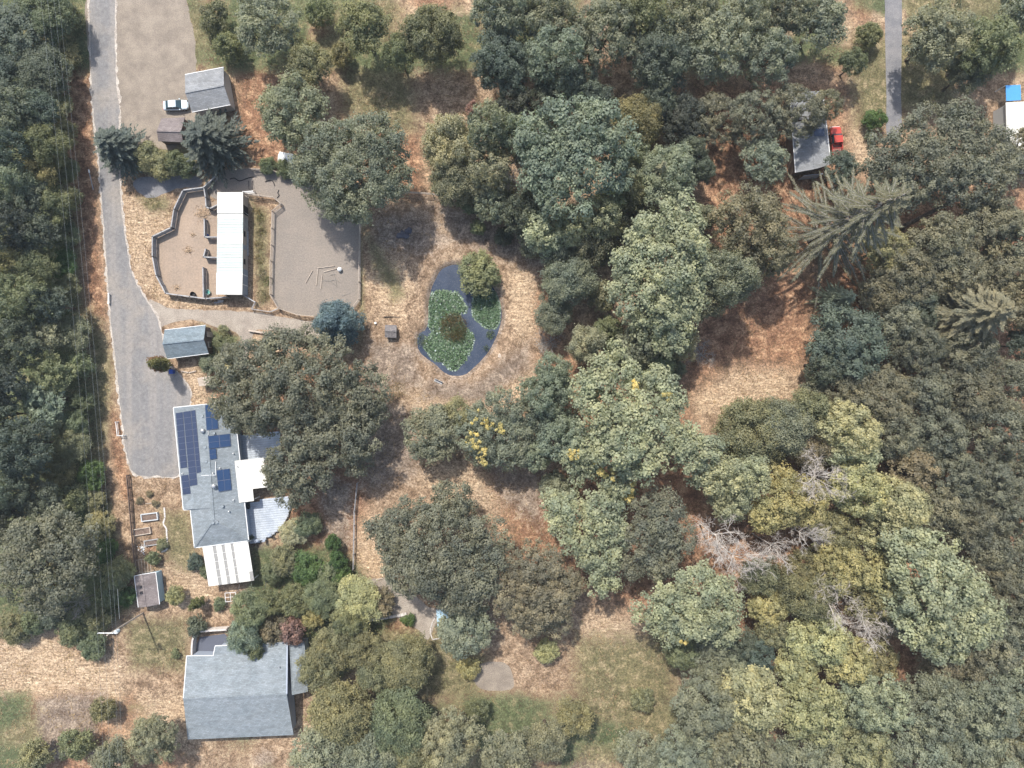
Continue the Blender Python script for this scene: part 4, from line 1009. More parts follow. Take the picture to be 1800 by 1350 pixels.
gable('duck_house', 'little dark wooden hut on the bank left of the pond', 'hut', [(677, 571), (697, 571.5), (696.5, 594), (676.5, 593)], [(676.3, 581), (697, 582)], 1.3, 1.75, speckled('dark_boards', (0.13, 0.12, 0.12), (0.20, 0.185, 0.18), 2, 0.9, 8, 0.2), M_wallbrown, 0.15, 0.06)
def potting():
    ez = 2.1; c = [P3(x, y, ez) for x, y in ((767, 1072), (790, 1070), (793, 1106), (769, 1108))]
    r = empty('potting_shed', (*G(780, 1089), 0), 'small blue grey roofed shed tucked under the oak at the lower middle', 'shed')
    MB().slab([c[0], c[3], c[2], c[1]], 0.08).build('roof', M_wallblue, r); MB().prism(inset([(p.x, p.y) for p in c], 0.15), 0, ez - 0.1).build('wall', M_wallwhite, r)
    for k in range(5):
        u = (k + 0.5) / 5; MB().bar(c[0].lerp(c[1], u) + Vector((0, 0, 0.02)), c[3].lerp(c[2], u) + Vector((0, 0, 0.02)), 0.06, 0.05).build('roof_rib', M_wallblue, r)
    e = empty('lean_to', (*G(356, 671), 0), 'small flat brown roofed lean-to half hidden under the big oak', 'shed')
    c = [P3(x, y, 1.9) for x, y in ((346.5, 664.5), (369, 661), (371, 676.5), (350, 679))]
    MB().slab([c[0], c[3], c[2], c[1]], 0.08).build('roof', M_tanwood, e); MB().prism(inset([(p.x, p.y) for p in c], 0.12), 0, 1.8).build('wall', M_wallbrown, e)
potting()

# ------------------------------------------------------------------ fences
def board_fence(label, px, h=1.5, panel=2.4, mat=None, group=None, t_=0.05):
    mat = mat or M_greywood
    P = [P3(x, y, h) for x, y in px]
    r = empty('board_fence', (P[0].x, P[0].y, 0), label, 'fence', group)
    for a, b in zip(P[:-1], P[1:]):
        L = (b - a).length; n = max(1, round(L / panel)); d = (b - a) / n
        for k in range(n):
            p, q = a + d * k, a + d * (k + 1)
            mb = MB()
            for i in range(7):
                z = 0.12 + (h - 0.16) * (i + 0.5) / 7; w_ = (h - 0.16) / 7 - 0.02; o = rnd.uniform(-0.012, 0.012)
                mb.bar(Vector((p.x, p.y + o, z)), Vector((q.x, q.y + o, z)), t_, w_)
            mb.bar(Vector((p.x, p.y, h + 0.0)), Vector((q.x, q.y, h + 0.0)), 0.20, 0.05)
            mb.build('fence_panel', mat, r); MB().box((p.x, p.y, (h + 0.08) / 2), (0.14, 0.14, h + 0.08)).build('post', mat, r)
        MB().box((b.x, b.y, (h + 0.08) / 2), (0.14, 0.14, h + 0.08)).build('post', mat, r)
    return r
def rail_fence(label, px, h=1.3, span=2.9, rails=(0.45, 0.88, 1.28), mat=None, rw=(0.05, 0.14), group=None, name='rail_fence'):
    mat = mat or M_tanwood
    P = [P3(x, y, h) for x, y in px]
    r = empty(name, (P[0].x, P[0].y, 0), label, 'fence', group)
    for a, b in zip(P[:-1], P[1:]):
        L = (b - a).length; n = max(1, round(L / span)); d = (b - a) / n
        for k in range(n):
            p, q = a + d * k, a + d * (k + 1)
            for z in rails:
                j = rnd.uniform(-0.03, 0.03); MB().bar(Vector((p.x, p.y, z + j)), Vector((q.x, q.y, z + rnd.uniform(-0.03, 0.03))), rw[0] * (1.6 if z == rails[-1] else 1), rw[1]).build('rail', mat, r)
            MB().tube(Vector((p.x, p.y, -0.1)), Vector((p.x, p.y, h + 0.1)), 0.085, 0.075, 7).build('post', mat, r)
    MB().tube(Vector((P[-1].x, P[-1].y, -0.1)), Vector((P[-1].x, P[-1].y, h + 0.1)), 0.085, 0.075, 7).build('post', mat, r)
    return r
z3 = lambda x, y: (250 + x / 5.4, 310 + y / 5.4); z4 = lambda x, y: (400 + x / 5, 310 + y / 5)
board_fence('grey board fence curving round the outer side of the dirt paddock', [z3(575, 104), z3(385, 130), z3(300, 310), z3(272, 485), z3(95, 570), z3(95, 760), z3(130, 940), z3(220, 1110), z3(450, 1140), z3(600, 1160), z3(790, 1145)], 1.5)
board_fence('short grey board fence from the paddock corner up to the dark spruce', [z3(580, 104), z3(690, 0)], 1.5)
board_fence('grey board divider between paddock corner and north stall', [z3(585, 115), z3(600, 200), z3(605, 290), z3(640, 305), z3(710, 270)], 1.4)
board_fence('grey board divider enclosing the stall run with the blue bucket', [z3(588, 405), z3(590, 575), z3(712, 575)], 1.4)
board_fence('short grey board divider halfway down the stable front', [z3(600, 690), z3(580, 765), z3(712, 770)], 1.4)
board_fence('straight grey board divider at the south stall run', [z3(575, 865), z3(580, 1145)], 1.4)
rail_fence('pale timber rail fence along the left side of the arena', [z4(160, 150), z4(395, 178), z4(466, 238), z4(388, 302), z4(380, 600), z4(373, 740), z4(370, 1035), z4(442, 1158)], 1.35)
rail_fence('pale timber rail fence across the bottom of the arena to the blue spruce', [z4(447, 1160), z4(610, 1216), z4(760, 1228), z4(960, 1235)], 1.3)
rail_fence('pale timber rail fence down the right side of the arena', [z4(1090, 300), z4(1160, 368), z4(1152, 770), z4(1148, 1078), z4(1085, 1160), z4(960, 1233)], 1.35)
rail_fence('timber rail fence along the top of the arena below the spruce', [(438, 296), (470, 298), (500, 304), (540, 318), (580, 338)], 1.3)
rail_fence('timber rail fence crossing the tan field left of the grove', [(690, 336), (735, 338), (760, 340), (790, 348)], 1.2)
rail_fence('thin grey wire fence running down the field below the big oak', [(627, 850), (622, 900), (621, 950), (620, 1002)], 1.2, 2.6, (0.4, 0.8, 1.15), M_greywood, (0.05, 0.09), name='wire_fence')
rail_fence('weathered fence between the road verge and the vegetable beds', [(222, 836), (226, 880), (231, 940), (237, 1003)], 1.1, 2.4, (0.2, 0.5, 0.85, 1.08), M_wallbrown, (0.05, 0.16), name='garden_fence')
rail_fence('short white gate pole pair beside the road end', [(203, 742), (206, 766), (216, 766)], 0.9, 2.0, (0.4, 0.85), M_trim, (0.06, 0.08), name='pole_gate')
rail_fence('low log rail beside the driveway bend', [z for z in ((437, 581), (465, 585), (494, 595))], 0.5, 3.0, (0.4,), M_tanwood, (0.2, 0.2), name='log_rail')
rail_fence('metal gate closing the passage at the stable south end', [z4(130, 1040), z4(240, 1105)], 1.2, 3.0, (0.3, 0.6, 0.9, 1.2), M_metal, (0.06, 0.06), name='field_gate')
rail_fence('low wooden rail curving below the stable passage', [z4(240, 1105), z4(208, 1165), z4(370, 1190), z4(442, 1160)], 0.9, 2.2, (0.4, 0.85), M_greywood, (0.06, 0.12), name='yard_rail')
rail_fence('metal frame gate standing open at the stable north corner', [z4(135, 133), z4(222, 128)], 1.6, 3.0, (0.3, 0.7, 1.1, 1.55), M_metal, (0.06, 0.07), name='field_gate')

# ------------------------------------------------------------------ trees of the left-hand wood
wood('by the left picture edge in the left wood', 'trees of the left wood', [
 ('maples', 18, 195, 42, 12.8, 'dk'), ('oaks', 12, 262, 44, 13.6, 'dk'), ('ash', 18, 322, 44, 12.8, 'tl'), ('oak', 8, 398, 52, 13.6, 'dd'), ('ashs', 10, 455, 36, 11.0, 'ol'), ('maple', 28, 528, 54, 13.6, 'md'),
 ('oak', 18, 606, 54, 13.6, 'dk'), ('oaks', 8, 676, 44, 12.8, 'dd'), ('oaks', 4, 728, 36, 11.9, 'dk'), ('oak', 36, 785, 66, 14.4, 'dk'), ('oak', 8, 862, 50, 12.8, 'dk'), ('oaks', 14, 915, 36, 10.2, 'dd')])
wood('in the middle of the left wood', 'trees of the left wood', [
 ('ashs', 72, 198, 36, 9.4, 'dk'), ('ash', 80, 258, 42, 9.4, 'md'), ('ashs', 66, 302, 34, 8.6, 'ol'), ('oaks', 52, 352, 42, 9.4, 'dk'), ('ashs', 92, 368, 36, 7.9, 'md'), ('oaks', 66, 412, 40, 9.4, 'dk'),
 ('ash', 62, 470, 44, 8.6, 'md'), ('oaks', 86, 535, 38, 9.4, 'dk'), ('maples', 70, 592, 40, 9.4, 'gy'), ('maples', 92, 655, 38, 9.4, 'md'), ('maples', 76, 702, 44, 8.6, 'tl'), ('ashs', 92, 738, 26, 6.5, 'lt'),
 ('maples', 66, 878, 42, 8.6, 'dk')])
wood('along the verge side of the left wood', 'trees of the left wood', [
 ('ashs', 104, 186, 26, 3.8, 'ol'), ('bush', 114, 232, 24, 4.5, 'ol'), ('ashs', 112, 300, 28, 3.8, 'md'), ('bush', 124, 348, 22, 4.5, 'ol'), ('ashs', 112, 410, 30, 3.8, 'md'), ('ashs', 108, 462, 28, 3.8, 'gr'), ('bush', 120, 500, 22, 3.8, 'ol'),
 ('ashs', 124, 585, 36, 5.2, 'tl'), ('bush', 140, 640, 26, 4.5, 'md'), ('bush', 142, 706, 24, 4.5, 'md'), ('ashs', 132, 742, 24, 5.2, 'md'), ('ashs', 126, 782, 34, 5.2, 'ol'), ('ashs', 104, 826, 34, 5.2, 'ol'), ('bush', 160, 836, 30, 3.8, 'gr'),
 ('bush', 124, 880, 32, 5.2, 'md'), ('bush', 160, 880, 28, 3.0, 'ol'), ('bush', 172, 925, 30, 3.0, 'ol'), ('bush', 184, 968, 24, 3.0, 'gr'), ('bush', 206, 1012, 32, 3.8, 'yl'), ('bush', 190, 1050, 28, 3.8, 'md'),
 ('bush', 222, 1048, 22, 3.0, 'gr'), ('bush', 168, 1084, 28, 4.5, 'ol'), ('bush', 128, 1106, 36, 3.8, 'md'), ('bush', 160, 1136, 30, 3.0, 'md'), ('bush', 92, 1080, 32, 3.8, 'dk'), ('bush', 22, 1106, 32, 3.8, 'ol'), ('bush', 58, 1096, 26, 3.8, 'md')])
custom('bigleft', (110, 965), 15, [(60, 970, 60, 14), (110, 940, 52, 13), (40, 1010, 52, 13), (100, 1010, 55, 13), (20, 960, 40, 12), (120, 985, 45, 12), (70, 1050, 40, 10)], 'og', 'broad grey green oak at the bottom end of the left wood', leaf=0.29, seed=201, drop=0.14)
place('twig', 132, 1062, 22, 7, 'gy', 'bare purplish twiggy tree below the broad oak of the left wood')

# ------------------------------------------------------------------ trees round the yard
place('spruce', 212, 264, 52, 9, 'dd', 'smaller dark spruce overhanging the road at the upper left')
place('spruce', 376, 254, 70, 10.5, 'dd', 'large dark spruce between the grey garage and the arena')
wood('between the two dark spruces', 'hedge between the spruces', [('bush', 258, 275, 28, 4, 'ol'), ('bush', 284, 290, 30, 4, 'ol'), ('bush', 308, 285, 24, 4, 'md'), ('bush', 330, 296, 20, 3, 'md')], 'x')
place('oak', 512, 194, 72, 11, 'tl', 'dark bluish oak cut by the top edge right of the grey garage')
custom('arenaash', (640, 325), 15, [(580, 262, 58, 13), (655, 255, 62, 14), (620, 320, 66, 15), (592, 362, 34, 10), (682, 310, 42, 12), (545, 300, 40, 10), (560, 335, 30, 9), (625, 360, 30, 9)], 'gy', 'wide ash tree overhanging the top right of the arena', 1.15, 0.25, 0.75, 202, 0.12, 'ash_tree', sub=0.5, flat=0.85, upb=0.35, rndn=0.75)
wood('under the wide ash at the arena top', 'hedge along the arena top', [('bram', 470, 290, 18, 1.8, 'md'), ('bram', 500, 297, 18, 1.8, 'md'), ('bush', 530, 303, 20, 3, 'md')], 'x')
place('blue', 594, 570, 50, 10, 'bl', 'powder blue spruce at the bottom right corner of the arena')
custom('houseoakn', (505, 690), 15, [(440, 655, 60, 12.5), (405, 655, 44, 10), (505, 635, 62, 14), (545, 612, 36, 11), (575, 652, 56, 13), (635, 685, 46, 11), (460, 700, 62, 13), (530, 690, 60, 14.5), (600, 705, 50, 12), (415, 715, 46, 10), (472, 730, 40, 11), (660, 715, 26, 8)], 'og', 'huge grey green oak spreading over the north end of the solar panel house', 1.3, 0.29, 0.8, 203, 0.12, upb=0.5)
custom('houseoaks', (570, 800), 13, [(580, 755, 55, 12.5), (540, 765, 50, 12), (620, 770, 48, 11), (502, 815, 38, 11), (545, 825, 45, 10), (490, 836, 32, 9), (520, 862, 34, 8), (625, 810, 28, 8), (640, 740, 30, 9)], 'og', 'second grey green oak hanging over the deck and white patio roof', 1.2, 0.29, 0.8, 204, 0.14)
custom('southoak', (790, 965), 14, [(795, 884, 38, 9), (725, 920, 48, 11), (795, 935, 58, 13), (850, 950, 48, 12), (760, 990, 60, 13.5), (835, 1010, 56, 12.5), (700, 960, 42, 10), (715, 1005, 45, 10), (800, 1045, 38, 10), (670, 930, 26, 8)], 'og', 'very wide grey green oak below the field at the lower middle', 1.3, 0.29, 0.8, 205, 0.10)
custom('brownoak', (935, 1010), 12, [(945, 1000, 50, 11.5), (910, 1050, 48, 11), (965, 1060, 48, 11), (1000, 1025, 30, 9), (930, 1090, 34, 9), (975, 1090, 30, 8.5)], 'br', 'rounded brownish green oak right of the very wide oak', 1.05, 0.25, 0.85, 206, 0.05)
place('oaks', 820, 1104, 52, 9, 'gy', 'small round oak beside the blue grey potting shed')
place('oaks', 760, 765, 56, 9, 'gy', 'round grey green oak below the pond, left of the yellow-flecked tree')
place('ashs', 800, 735, 38, 7, 'ol', 'low olive tree behind the round oak below the pond')
custom('yellowtree', (870, 745), 11, [(845, 760, 46, 9.5), (885, 725, 45, 9), (890, 780, 44, 9), (920, 745, 38, 8), (850, 800, 30, 7)], 'gy', 'grey green tree with large bright yellow leaf clusters below the pond', 1.05, 0.26, 0.8, 207, 0.12, 'ash_tree',
       yellow=[(842, 735, 7, 9.8), (858, 745, 9, 9.8), (872, 757, 8, 9.6), (843, 781, 9, 9.8), (850, 792, 8, 9.4), (846, 803, 9, 8.6), (826, 768, 6, 9.0), (822, 783, 5, 8.6), (838, 762, 6, 9.8)])
wood('in the garden right of the slatted patio cover', 'garden shrubs', [
 ('bush', 500, 985, 32, 4, 'ol'), ('bush', 538, 1000, 36, 4, 'gr'), ('bush', 515, 935, 30, 3, 'lg'), ('bush', 475, 1010, 22, 3, 'md'), ('bush', 580, 1015, 32, 4, 'md')])
wood('in the tall green hedge beside the wire fence', 'hedge beside the wire fence', [('bush', 585, 955, 17, 3.5, 'gr'), ('bush', 592, 985, 20, 4, 'gr'), ('bush', 600, 1012, 22, 4, 'gr')])
wood('in the mixed grove above the bottom house', 'grove above the bottom house', [
 ('ashs', 438, 1072, 38, 7, 'md'), ('ashs', 428, 1115, 34, 7, 'tl'), ('bush', 476, 1062, 28, 5, 'md'), ('bush', 520, 1060, 32, 5, 'md'), ('ashs', 565, 1050, 34, 6, 'md'), ('ashs', 630, 1055, 44, 6, 'yl'), ('bush', 600, 1085, 28, 5, 'yl'),
 ('bush', 548, 1085, 24, 4, 'yl'), ('bush', 480, 1105, 30, 5, 'br'), ('bush', 512, 1112, 28, 5, 'pk'), ('bush', 450, 1135, 26, 5, 'md'), ('bush', 665, 1060, 30, 4, 'br'), ('ashs', 580, 1140, 42, 8, 'ol'), ('ashs', 615, 1100, 30, 7, 'md'), ('ashs', 560, 1175, 38, 9, 'ol'), ('ashs', 640, 1140, 38, 8, 'ol'), ('ash', 715, 1165, 54, 9, 'ol'), ('ashs', 660, 1180, 34, 8, 'ol')])
place('small', 342, 988, 16, 1.8, 'dk', 'dark green shrub against the left side of the slatted patio cover')
place('small', 362, 1005, 14, 1.6, 'md', 'smaller shrub just below the dark one beside the patio cover')
place('bush', 307, 1048, 20, 3, 'yl', 'round yellow bush right of the garden shed')
place('small', 385, 1062, 13, 1.5, 'md', 'pale round shrub beside the small cage frame')
place('small', 344, 1100, 20, 2.4, 'dk', 'dark round bush beside the curved courtyard wall')
place('small', 308, 1150, 9, 1.0, 'md', 'tiny green shrub left of the courtyard wall')
place('small', 268, 982, 14, 2.0, 'md', 'small leafy bush at the top of the pole trellis')
place('small', 284, 957, 12, 1.2, 'ol', 'leafy squash plant beside the lowest vegetable bed')
place('bush', 392, 606, 20, 2.6, 'md', 'green bush against the brown gable of the blue garage')
place('bush', 368, 640, 20, 2.4, 'tl', 'bluish bush below the blue garage')
place('small', 396, 642, 20, 2.2, 'lg', 'pale silvery shrub left of the huge oak')
place('small', 392, 582, 12, 1.2, 'ol', 'low olive shrub at the driveway edge above the garage bush')
place('bush', 842, 480, 42, 4.5, 'md', 'rounded green willow bush at the top right of the pond', zfrac=0.5)
place('bush', 1540, 208, 21, 3.5, 'gr', 'bright green bush beside the concrete path at the upper right')
place('small', 1532, 240, 12, 1.5, 'lt', 'pale low plant below the bright green bush')
place('small', 832, 190, 15, 1.8, 'pk', 'dusty pink shrub at the top beside the silvery grove')
place('bush', 960, 1146, 26, 3.5, 'yl', 'lone yellow green bush on the pale grass at the bottom')
place('small', 718, 1090, 13, 1.2, 'gr', 'bright green plant at the end of the stone edging')
place('bush', 822, 1176, 24, 3, 'yl', 'pale yellow bush cut by the bottom edge beside the terrace')
place('small', 440, 945, 7, 0.8, 'dk', 'tiny potted plant at the deck corner by the house')
place('bush', 540, 925, 26, 3.5, 'md', 'green bush right of the rounded deck under the oak')

# ------------------------------------------------------------------ the grove right of the pond
wood('in the left part of the upper grove', 'trees of the upper grove', [
 ('ash', 790, 255, 58, 13, 'lg'), ('maples', 862, 225, 46, 17, 'tl'), ('maples', 905, 235, 34, 16, 'tl'), ('ash', 800, 318, 48, 10, 'gy'), ('maple', 858, 300, 54, 14, 'gy'), ('twig', 922, 312, 34, 13, 'gy'), ('maples', 866, 358, 36, 10, 'tl'), ('oaks', 915, 375, 40, 11, 'dk'), ('ashs', 940, 355, 34, 11, 'gy')])
custom('bigmaple', (1000, 300), 21, [(1000, 228, 60, 20), (1055, 225, 55, 20.5), (945, 240, 38, 18), (1040, 275, 55, 20), (1090, 255, 36, 18), (960, 285, 44, 17.5), (1000, 330, 48, 18), (955, 335, 34, 15), (1085, 300, 34, 16), (1010, 265, 40, 20)], 'tl', 'tallest bluish green maple in the middle of the upper grove', 1.4, 0.36, 0.82, 208, 0.14, 'maple_tree', flat=0.7)
wood('in the lower part of the upper grove', 'trees of the upper grove', [
 ('maples', 960, 402, 46, 13, 'lt'), ('maples', 1015, 395, 40, 14, 'lt'), ('maples', 1058, 380, 40, 15, 'lt'), ('ashs', 1100, 345, 32, 12, 'ol'), ('ashs', 1040, 430, 38, 11, 'gy'), ('ashs', 985, 440, 38, 9, 'gy'), ('ash', 1000, 492, 50, 11, 'gy'), ('ashs', 972, 552, 38, 7, 'gy'), ('ashs', 1030, 605, 36, 9, 'lg')])
wood('in the right part of the upper grove', 'trees of the upper grove', [
 ('ash', 1122, 216, 50, 11, 'ol'), ('oak', 1172, 312, 62, 13, 'tl'), ('oaks', 1212, 268, 30, 10, 'dk'), ('oaks', 1232, 300, 26, 9, 'dk'), ('fir', 1146, 318, 32, 15, 'lg')])
custom('palemaple', (1140, 500), 20, [(1195, 385, 46, 17), (1150, 415, 46, 18), (1205, 430, 46, 18), (1120, 460, 42, 16), (1170, 475, 52, 19), (1220, 480, 36, 15), (1110, 515, 42, 15), (1165, 535, 45, 17), (1205, 530, 36, 15), (1180, 580, 42, 14), (1130, 560, 36, 13)], 'lt', 'big pale green maple at the heart of the grove above the brown clearing', 1.35, 0.36, 0.82, 209, 0.15, 'maple_tree', flat=0.7)
wood('at the foot of the big pale maple', 'trees of the upper grove', [('maples', 1125, 605, 40, 12, 'gy'), ('ashs', 1195, 600, 36, 10, 'lg'), ('maples', 1150, 635, 38, 9, 'md'), ('bush', 1186, 648, 24, 5, 'tl'), ('ash', 1275, 490, 58, 17, 'gy'), ('ashs', 1240, 530, 36, 13, 'gy')], 'x')
wood('in the understorey of the upper grove', 'understorey of the upper grove', [('bush', 830, 345, 34, 5, 'md'), ('bush', 885, 335, 32, 7, 'gy'), ('bush', 930, 270, 34, 9, 'gy'), ('bush', 935, 420, 34, 6, 'gy'), ('bush', 1060, 440, 34, 7, 'gy'), ('bush', 1090, 400, 32, 9, 'gy'), ('bush', 1095, 345, 30, 10, 'ol'), ('bush', 1130, 380, 30, 8, 'ol'), ('bush', 1075, 350, 36, 12, 'lt'), ('bush', 1115, 275, 34, 10, 'tl'), ('bush', 1060, 520, 30, 6, 'gy'), ('bush', 1070, 580, 30, 5, 'md'), ('bush', 1085, 620, 28, 5, 'md'), ('bush', 1240, 450, 30, 6, 'gy'), ('bush', 1240, 380, 26, 6, 'gy'), ('bush', 840, 400, 16, 3, 'md'), ('bush', 885, 415, 20, 4, 'dk')], 'x')
wood('along the shaded top edge', 'dark trees along the top', [('oaks', 905, 182, 36, 9, 'dd'), ('oaks', 962, 180, 34, 9, 'dk'), ('oaks', 1040, 175, 36, 9, 'dk'), ('oaks', 1160, 180, 38, 10, 'dk'), ('oak', 1200, 210, 50, 10, 'dd')], 'x')

# ------------------------------------------------------------------ the middle grove
wood('on the left of the middle grove', 'trees of the middle grove', [('maples', 975, 655, 36, 13, 'tl'), ('maple', 965, 690, 52, 14, 'tl'), ('maples', 985, 765, 46, 13, 'tl'), ('maples', 940, 800, 32, 9, 'tl'), ('maples', 955, 735, 34, 10, 'dk'), ('bush', 976, 858, 36, 4, 'gy')])
custom('midmaple', (1070, 735), 19, [(1080, 660, 50, 17), (1040, 690, 36, 15), (1160, 670, 36, 15), (1180, 710, 34, 15), (1060, 720, 48, 18), (1120, 730, 46, 18), (1160, 760, 46, 17), (1090, 775, 50, 18.5), (1040, 785, 36, 15), (1020, 815, 34, 12), (1130, 805, 42, 16), (1205, 785, 42, 15), (1240, 800, 30, 13), (1090, 835, 38, 13), (1230, 830, 30, 11), (1085, 865, 28, 10)], 'lt', 'broad pale maple with yellow sprays in the middle grove below the clearing', 1.35, 0.36, 0.82, 210, 0.14, 'maple_tree', flat=0.7,
       yellow=[(1012, 803, 8, 14.2), (1003, 798, 5, 14), (1045, 806, 5, 14.8), (1060, 828, 7, 14), (1068, 838, 6, 13.2), (1112, 852, 4, 13), (1100, 876, 8, 11), (1108, 868, 6, 11.2), (1118, 680, 8, 17), (1172, 695, 7, 15.5)])
custom('palelow', (1025, 925), 15, [(1005, 910, 42, 13.5), (1050, 905, 40, 13.5), (975, 890, 28, 11), (1030, 950, 42, 13), (1075, 935, 34, 11), (1060, 985, 34, 11), (1055, 1025, 28, 9.5)], 'lt', 'pale green maple right of the brownish oak below the middle grove', 1.25, 0.34, 0.82, 211, 0.12, 'maple_tree', flat=0.7)
custom('greyoak', (1150, 920), 14, [(1160, 905, 46, 12.5), (1180, 945, 42, 12), (1130, 950, 40, 12), (1160, 985, 38, 11), (1110, 990, 28, 9)], 'og', 'slim grey oak beside the white dead tree in the lower wood', 1.15, 0.28, 0.75, 212, 0.14)

# ------------------------------------------------------------------ the upper right corner
wood('along the workshop at the upper right', 'oaks round the workshop', [('oakg', 1262, 212, 54, 10, 'og'), ('oakg', 1330, 205, 56, 11, 'og'), ('oakg', 1395, 200, 60, 11, 'og'), ('oaks', 1345, 285, 46, 9, 'gy'), ('oaks', 1478, 300, 34, 8, 'dk'), ('oakg', 1452, 186, 34, 9, 'og')], 'x')
custom('crownoak', (1630, 320), 14, [(1575, 270, 50, 12), (1630, 240, 50, 12.5), (1690, 220, 48, 12.5), (1550, 305, 34, 10), (1620, 295, 55, 13.5), (1680, 280, 55, 13.5), (1740, 260, 42, 12), (1740, 310, 46, 12.5), (1695, 322, 44, 12), (1635, 322, 34, 11), (1590, 330, 40, 11), (1775, 290, 30, 10)], 'og', 'enormous flat topped oak filling the upper right corner', 1.35, 0.29, 0.8, 213, 0.10)
lt_ = MB().tube(P3(1592, 396, 5.2), P3(1640, 371, 6.0), 0.42, 0.36, 9).tube(P3(1640, 371, 6.0), P3(1690, 346, 7.0), 0.36, 0.24, 8).tube(P3(1592, 396, 5.2), P3(1584, 402, 0.0), 0.42, 0.5, 9).build('leaning_trunk', M_bark)
tag(lt_, 'bare dark leaning trunk below the enormous flat topped oak', 'tree trunk')
place('oakg', 1795, 262, 40, 10, 'og', 'oak at the right picture edge in front of the white outbuilding')
place('oak', 1318, 392, 78, 15, 'og', 'rounded oak left of the tall conifer')
place('oaks', 1350, 440, 48, 14, 'og', 'smaller oak tucked under the left side of the tall conifer')
place('deodar', 1450, 440, 138, 29, 'pc', 'towering pale conifer with long radiating branches above the brown clearing', base=(1424, 422), rz=0.4)
place('fir', 1705, 552, 96, 19, 'og', 'shaggy grey green fir among the oaks of the right wood', zfrac=0.5)
place('fir', 1470, 528, 44, 9, 'tl', 'low bluish fir in the shade below the towering conifer')
wood('in the upper part of the right wood', 'oaks of the right wood', [('oak', 1652, 428, 58, 13, 'og'), ('oak', 1738, 392, 62, 12, 'og'), ('oaks', 1795, 420, 50, 12, 'og'), ('oaks', 1555, 440, 46, 11, 'ol'), ('oak', 1590, 482, 62, 12, 'og'), ('oak', 1672, 480, 60, 12, 'og'), ('oak', 1760, 480, 58, 12, 'og'), ('oaks', 1545, 520, 44, 10, 'og'), ('oaks', 1610, 545, 46, 10, 'dk'), ('oaks', 1790, 545, 46, 11, 'og')], 'x')
wood('in the central part of the right wood', 'oaks of the right wood', [('oak', 1490, 605, 78, 13, 'dk'), ('oaks', 1450, 640, 40, 11, 'dk'), ('oaks', 1430, 682, 26, 7, 'og'), ('oaks', 1578, 568, 44, 11, 'og'), ('oak', 1615, 612, 52, 12, 'og'), ('oak', 1705, 622, 64, 12, 'og'), ('oak', 1545, 702, 72, 12, 'og'), ('oaks', 1630, 690, 46, 11, 'og'), ('oak', 1705, 690, 64, 12, 'og'), ('oaks', 1792, 668, 42, 10, 'og'), ('oak', 1572, 762, 52, 12, 'og'), ('oak', 1650, 760, 56, 12, 'og'), ('oak', 1755, 750, 68, 13, 'og'), ('oaks', 1480, 690, 40, 10, 'og'), ('oaks', 1800, 605, 34, 9, 'dk')], 'x')
wood('in the lower part of the right wood', 'oaks of the right wood', [('oaks', 1604, 828, 48, 11, 'br'), ('oak', 1672, 828, 56, 12, 'og'), ('oak', 1742, 838, 56, 12, 'og'), ('oaks', 1800, 825, 46, 11, 'og'), ('oaks', 1645, 890, 46, 11, 'og'), ('oak', 1702, 915, 54, 12, 'og'), ('oak', 1775, 900, 54, 12, 'og'), ('oaks', 1735, 965, 46, 11, 'og'), ('oaks', 1790, 980, 46, 11, 'og'), ('oaks', 1720, 1012, 42, 10, 'og'), ('oak', 1778, 1045, 50, 12, 'og'), ('oak', 1790, 1110, 52, 12, 'og'), ('oaks', 1745, 1145, 46, 11, 'og'), ('oaks', 1700, 1160, 40, 10, 'og'), ('oaks', 1650, 1165, 38, 9, 'br')], 'x')

# ------------------------------------------------------------------ pale maples and dead trees, lower right
wood('just below the brown clearing', 'maples below the clearing', [('ash', 1320, 755, 68, 12, 'ol'), ('ash', 1380, 750, 58, 12, 'gy'), ('ashs', 1420, 720, 40, 11, 'ol'), ('maple', 1490, 755, 62, 15, 'lt'), ('maple', 1500, 800, 52, 13, 'lt'), ('ashs', 1430, 795, 40, 10, 'br'), ('ashs', 1350, 795, 40, 9, 'ol')], 'x')
wood('in the pale stand at lower right', 'pale maples at the lower right', [('maples', 1270, 835, 46, 14, 'lt'), ('maples', 1315, 835, 42, 14, 'lt'), ('maples', 1285, 880, 38, 12, 'lt'), ('maple', 1405, 880, 60, 14, 'yl'), ('maples', 1350, 905, 36, 11, 'yl'), ('maple', 1510, 860, 62, 15, 'yl'), ('maple', 1578, 895, 60, 16, 'lt'), ('maple', 1560, 945, 50, 15, 'lt'), ('maples', 1470, 935, 40, 11, 'ol'), ('maple', 1480, 1000, 56, 15, 'yl'), ('ashs', 1410, 1000, 38, 11, 'ol'), ('ash', 1420, 1045, 54, 13, 'ol'), ('ashs', 1335, 1010, 38, 11, 'ol'), ('maples', 1545, 1010, 46, 14, 'yl'), ('maples', 1530, 1060, 42, 12, 'ol'), ('ashs', 1565, 1085, 36, 11, 'br'), ('maples', 1350, 1065, 36, 10, 'yl'), ('maples', 1360, 1110, 34, 9, 'ol'), ('maple', 1440, 1125, 62, 13, 'yl'), ('maples', 1490, 1160, 44, 12, 'yl'), ('maples', 1400, 1165, 42, 10, 'yl'), ('maples', 1540, 1160, 40, 10, 'ol'), ('oaks', 1330, 1150, 34, 9, 'dk')], 'x')
custom('longmaple', (1620, 1020), 19, [(1600, 965, 42, 16), (1640, 970, 42, 17), (1655, 1015, 48, 18.5), (1610, 1010, 42, 17), (1700, 1055, 46, 17.5), (1650, 1065, 48, 18), (1620, 1105, 42, 15), (1735, 1090, 34, 14), (1690, 1105, 44, 16), (1665, 1135, 36, 13), (1590, 1060, 32, 13)], 'lt', 'long bluish pale maple sloping down at the far lower right', 1.35, 0.36, 0.82, 214, 0.10, 'maple_tree', flat=0.7)
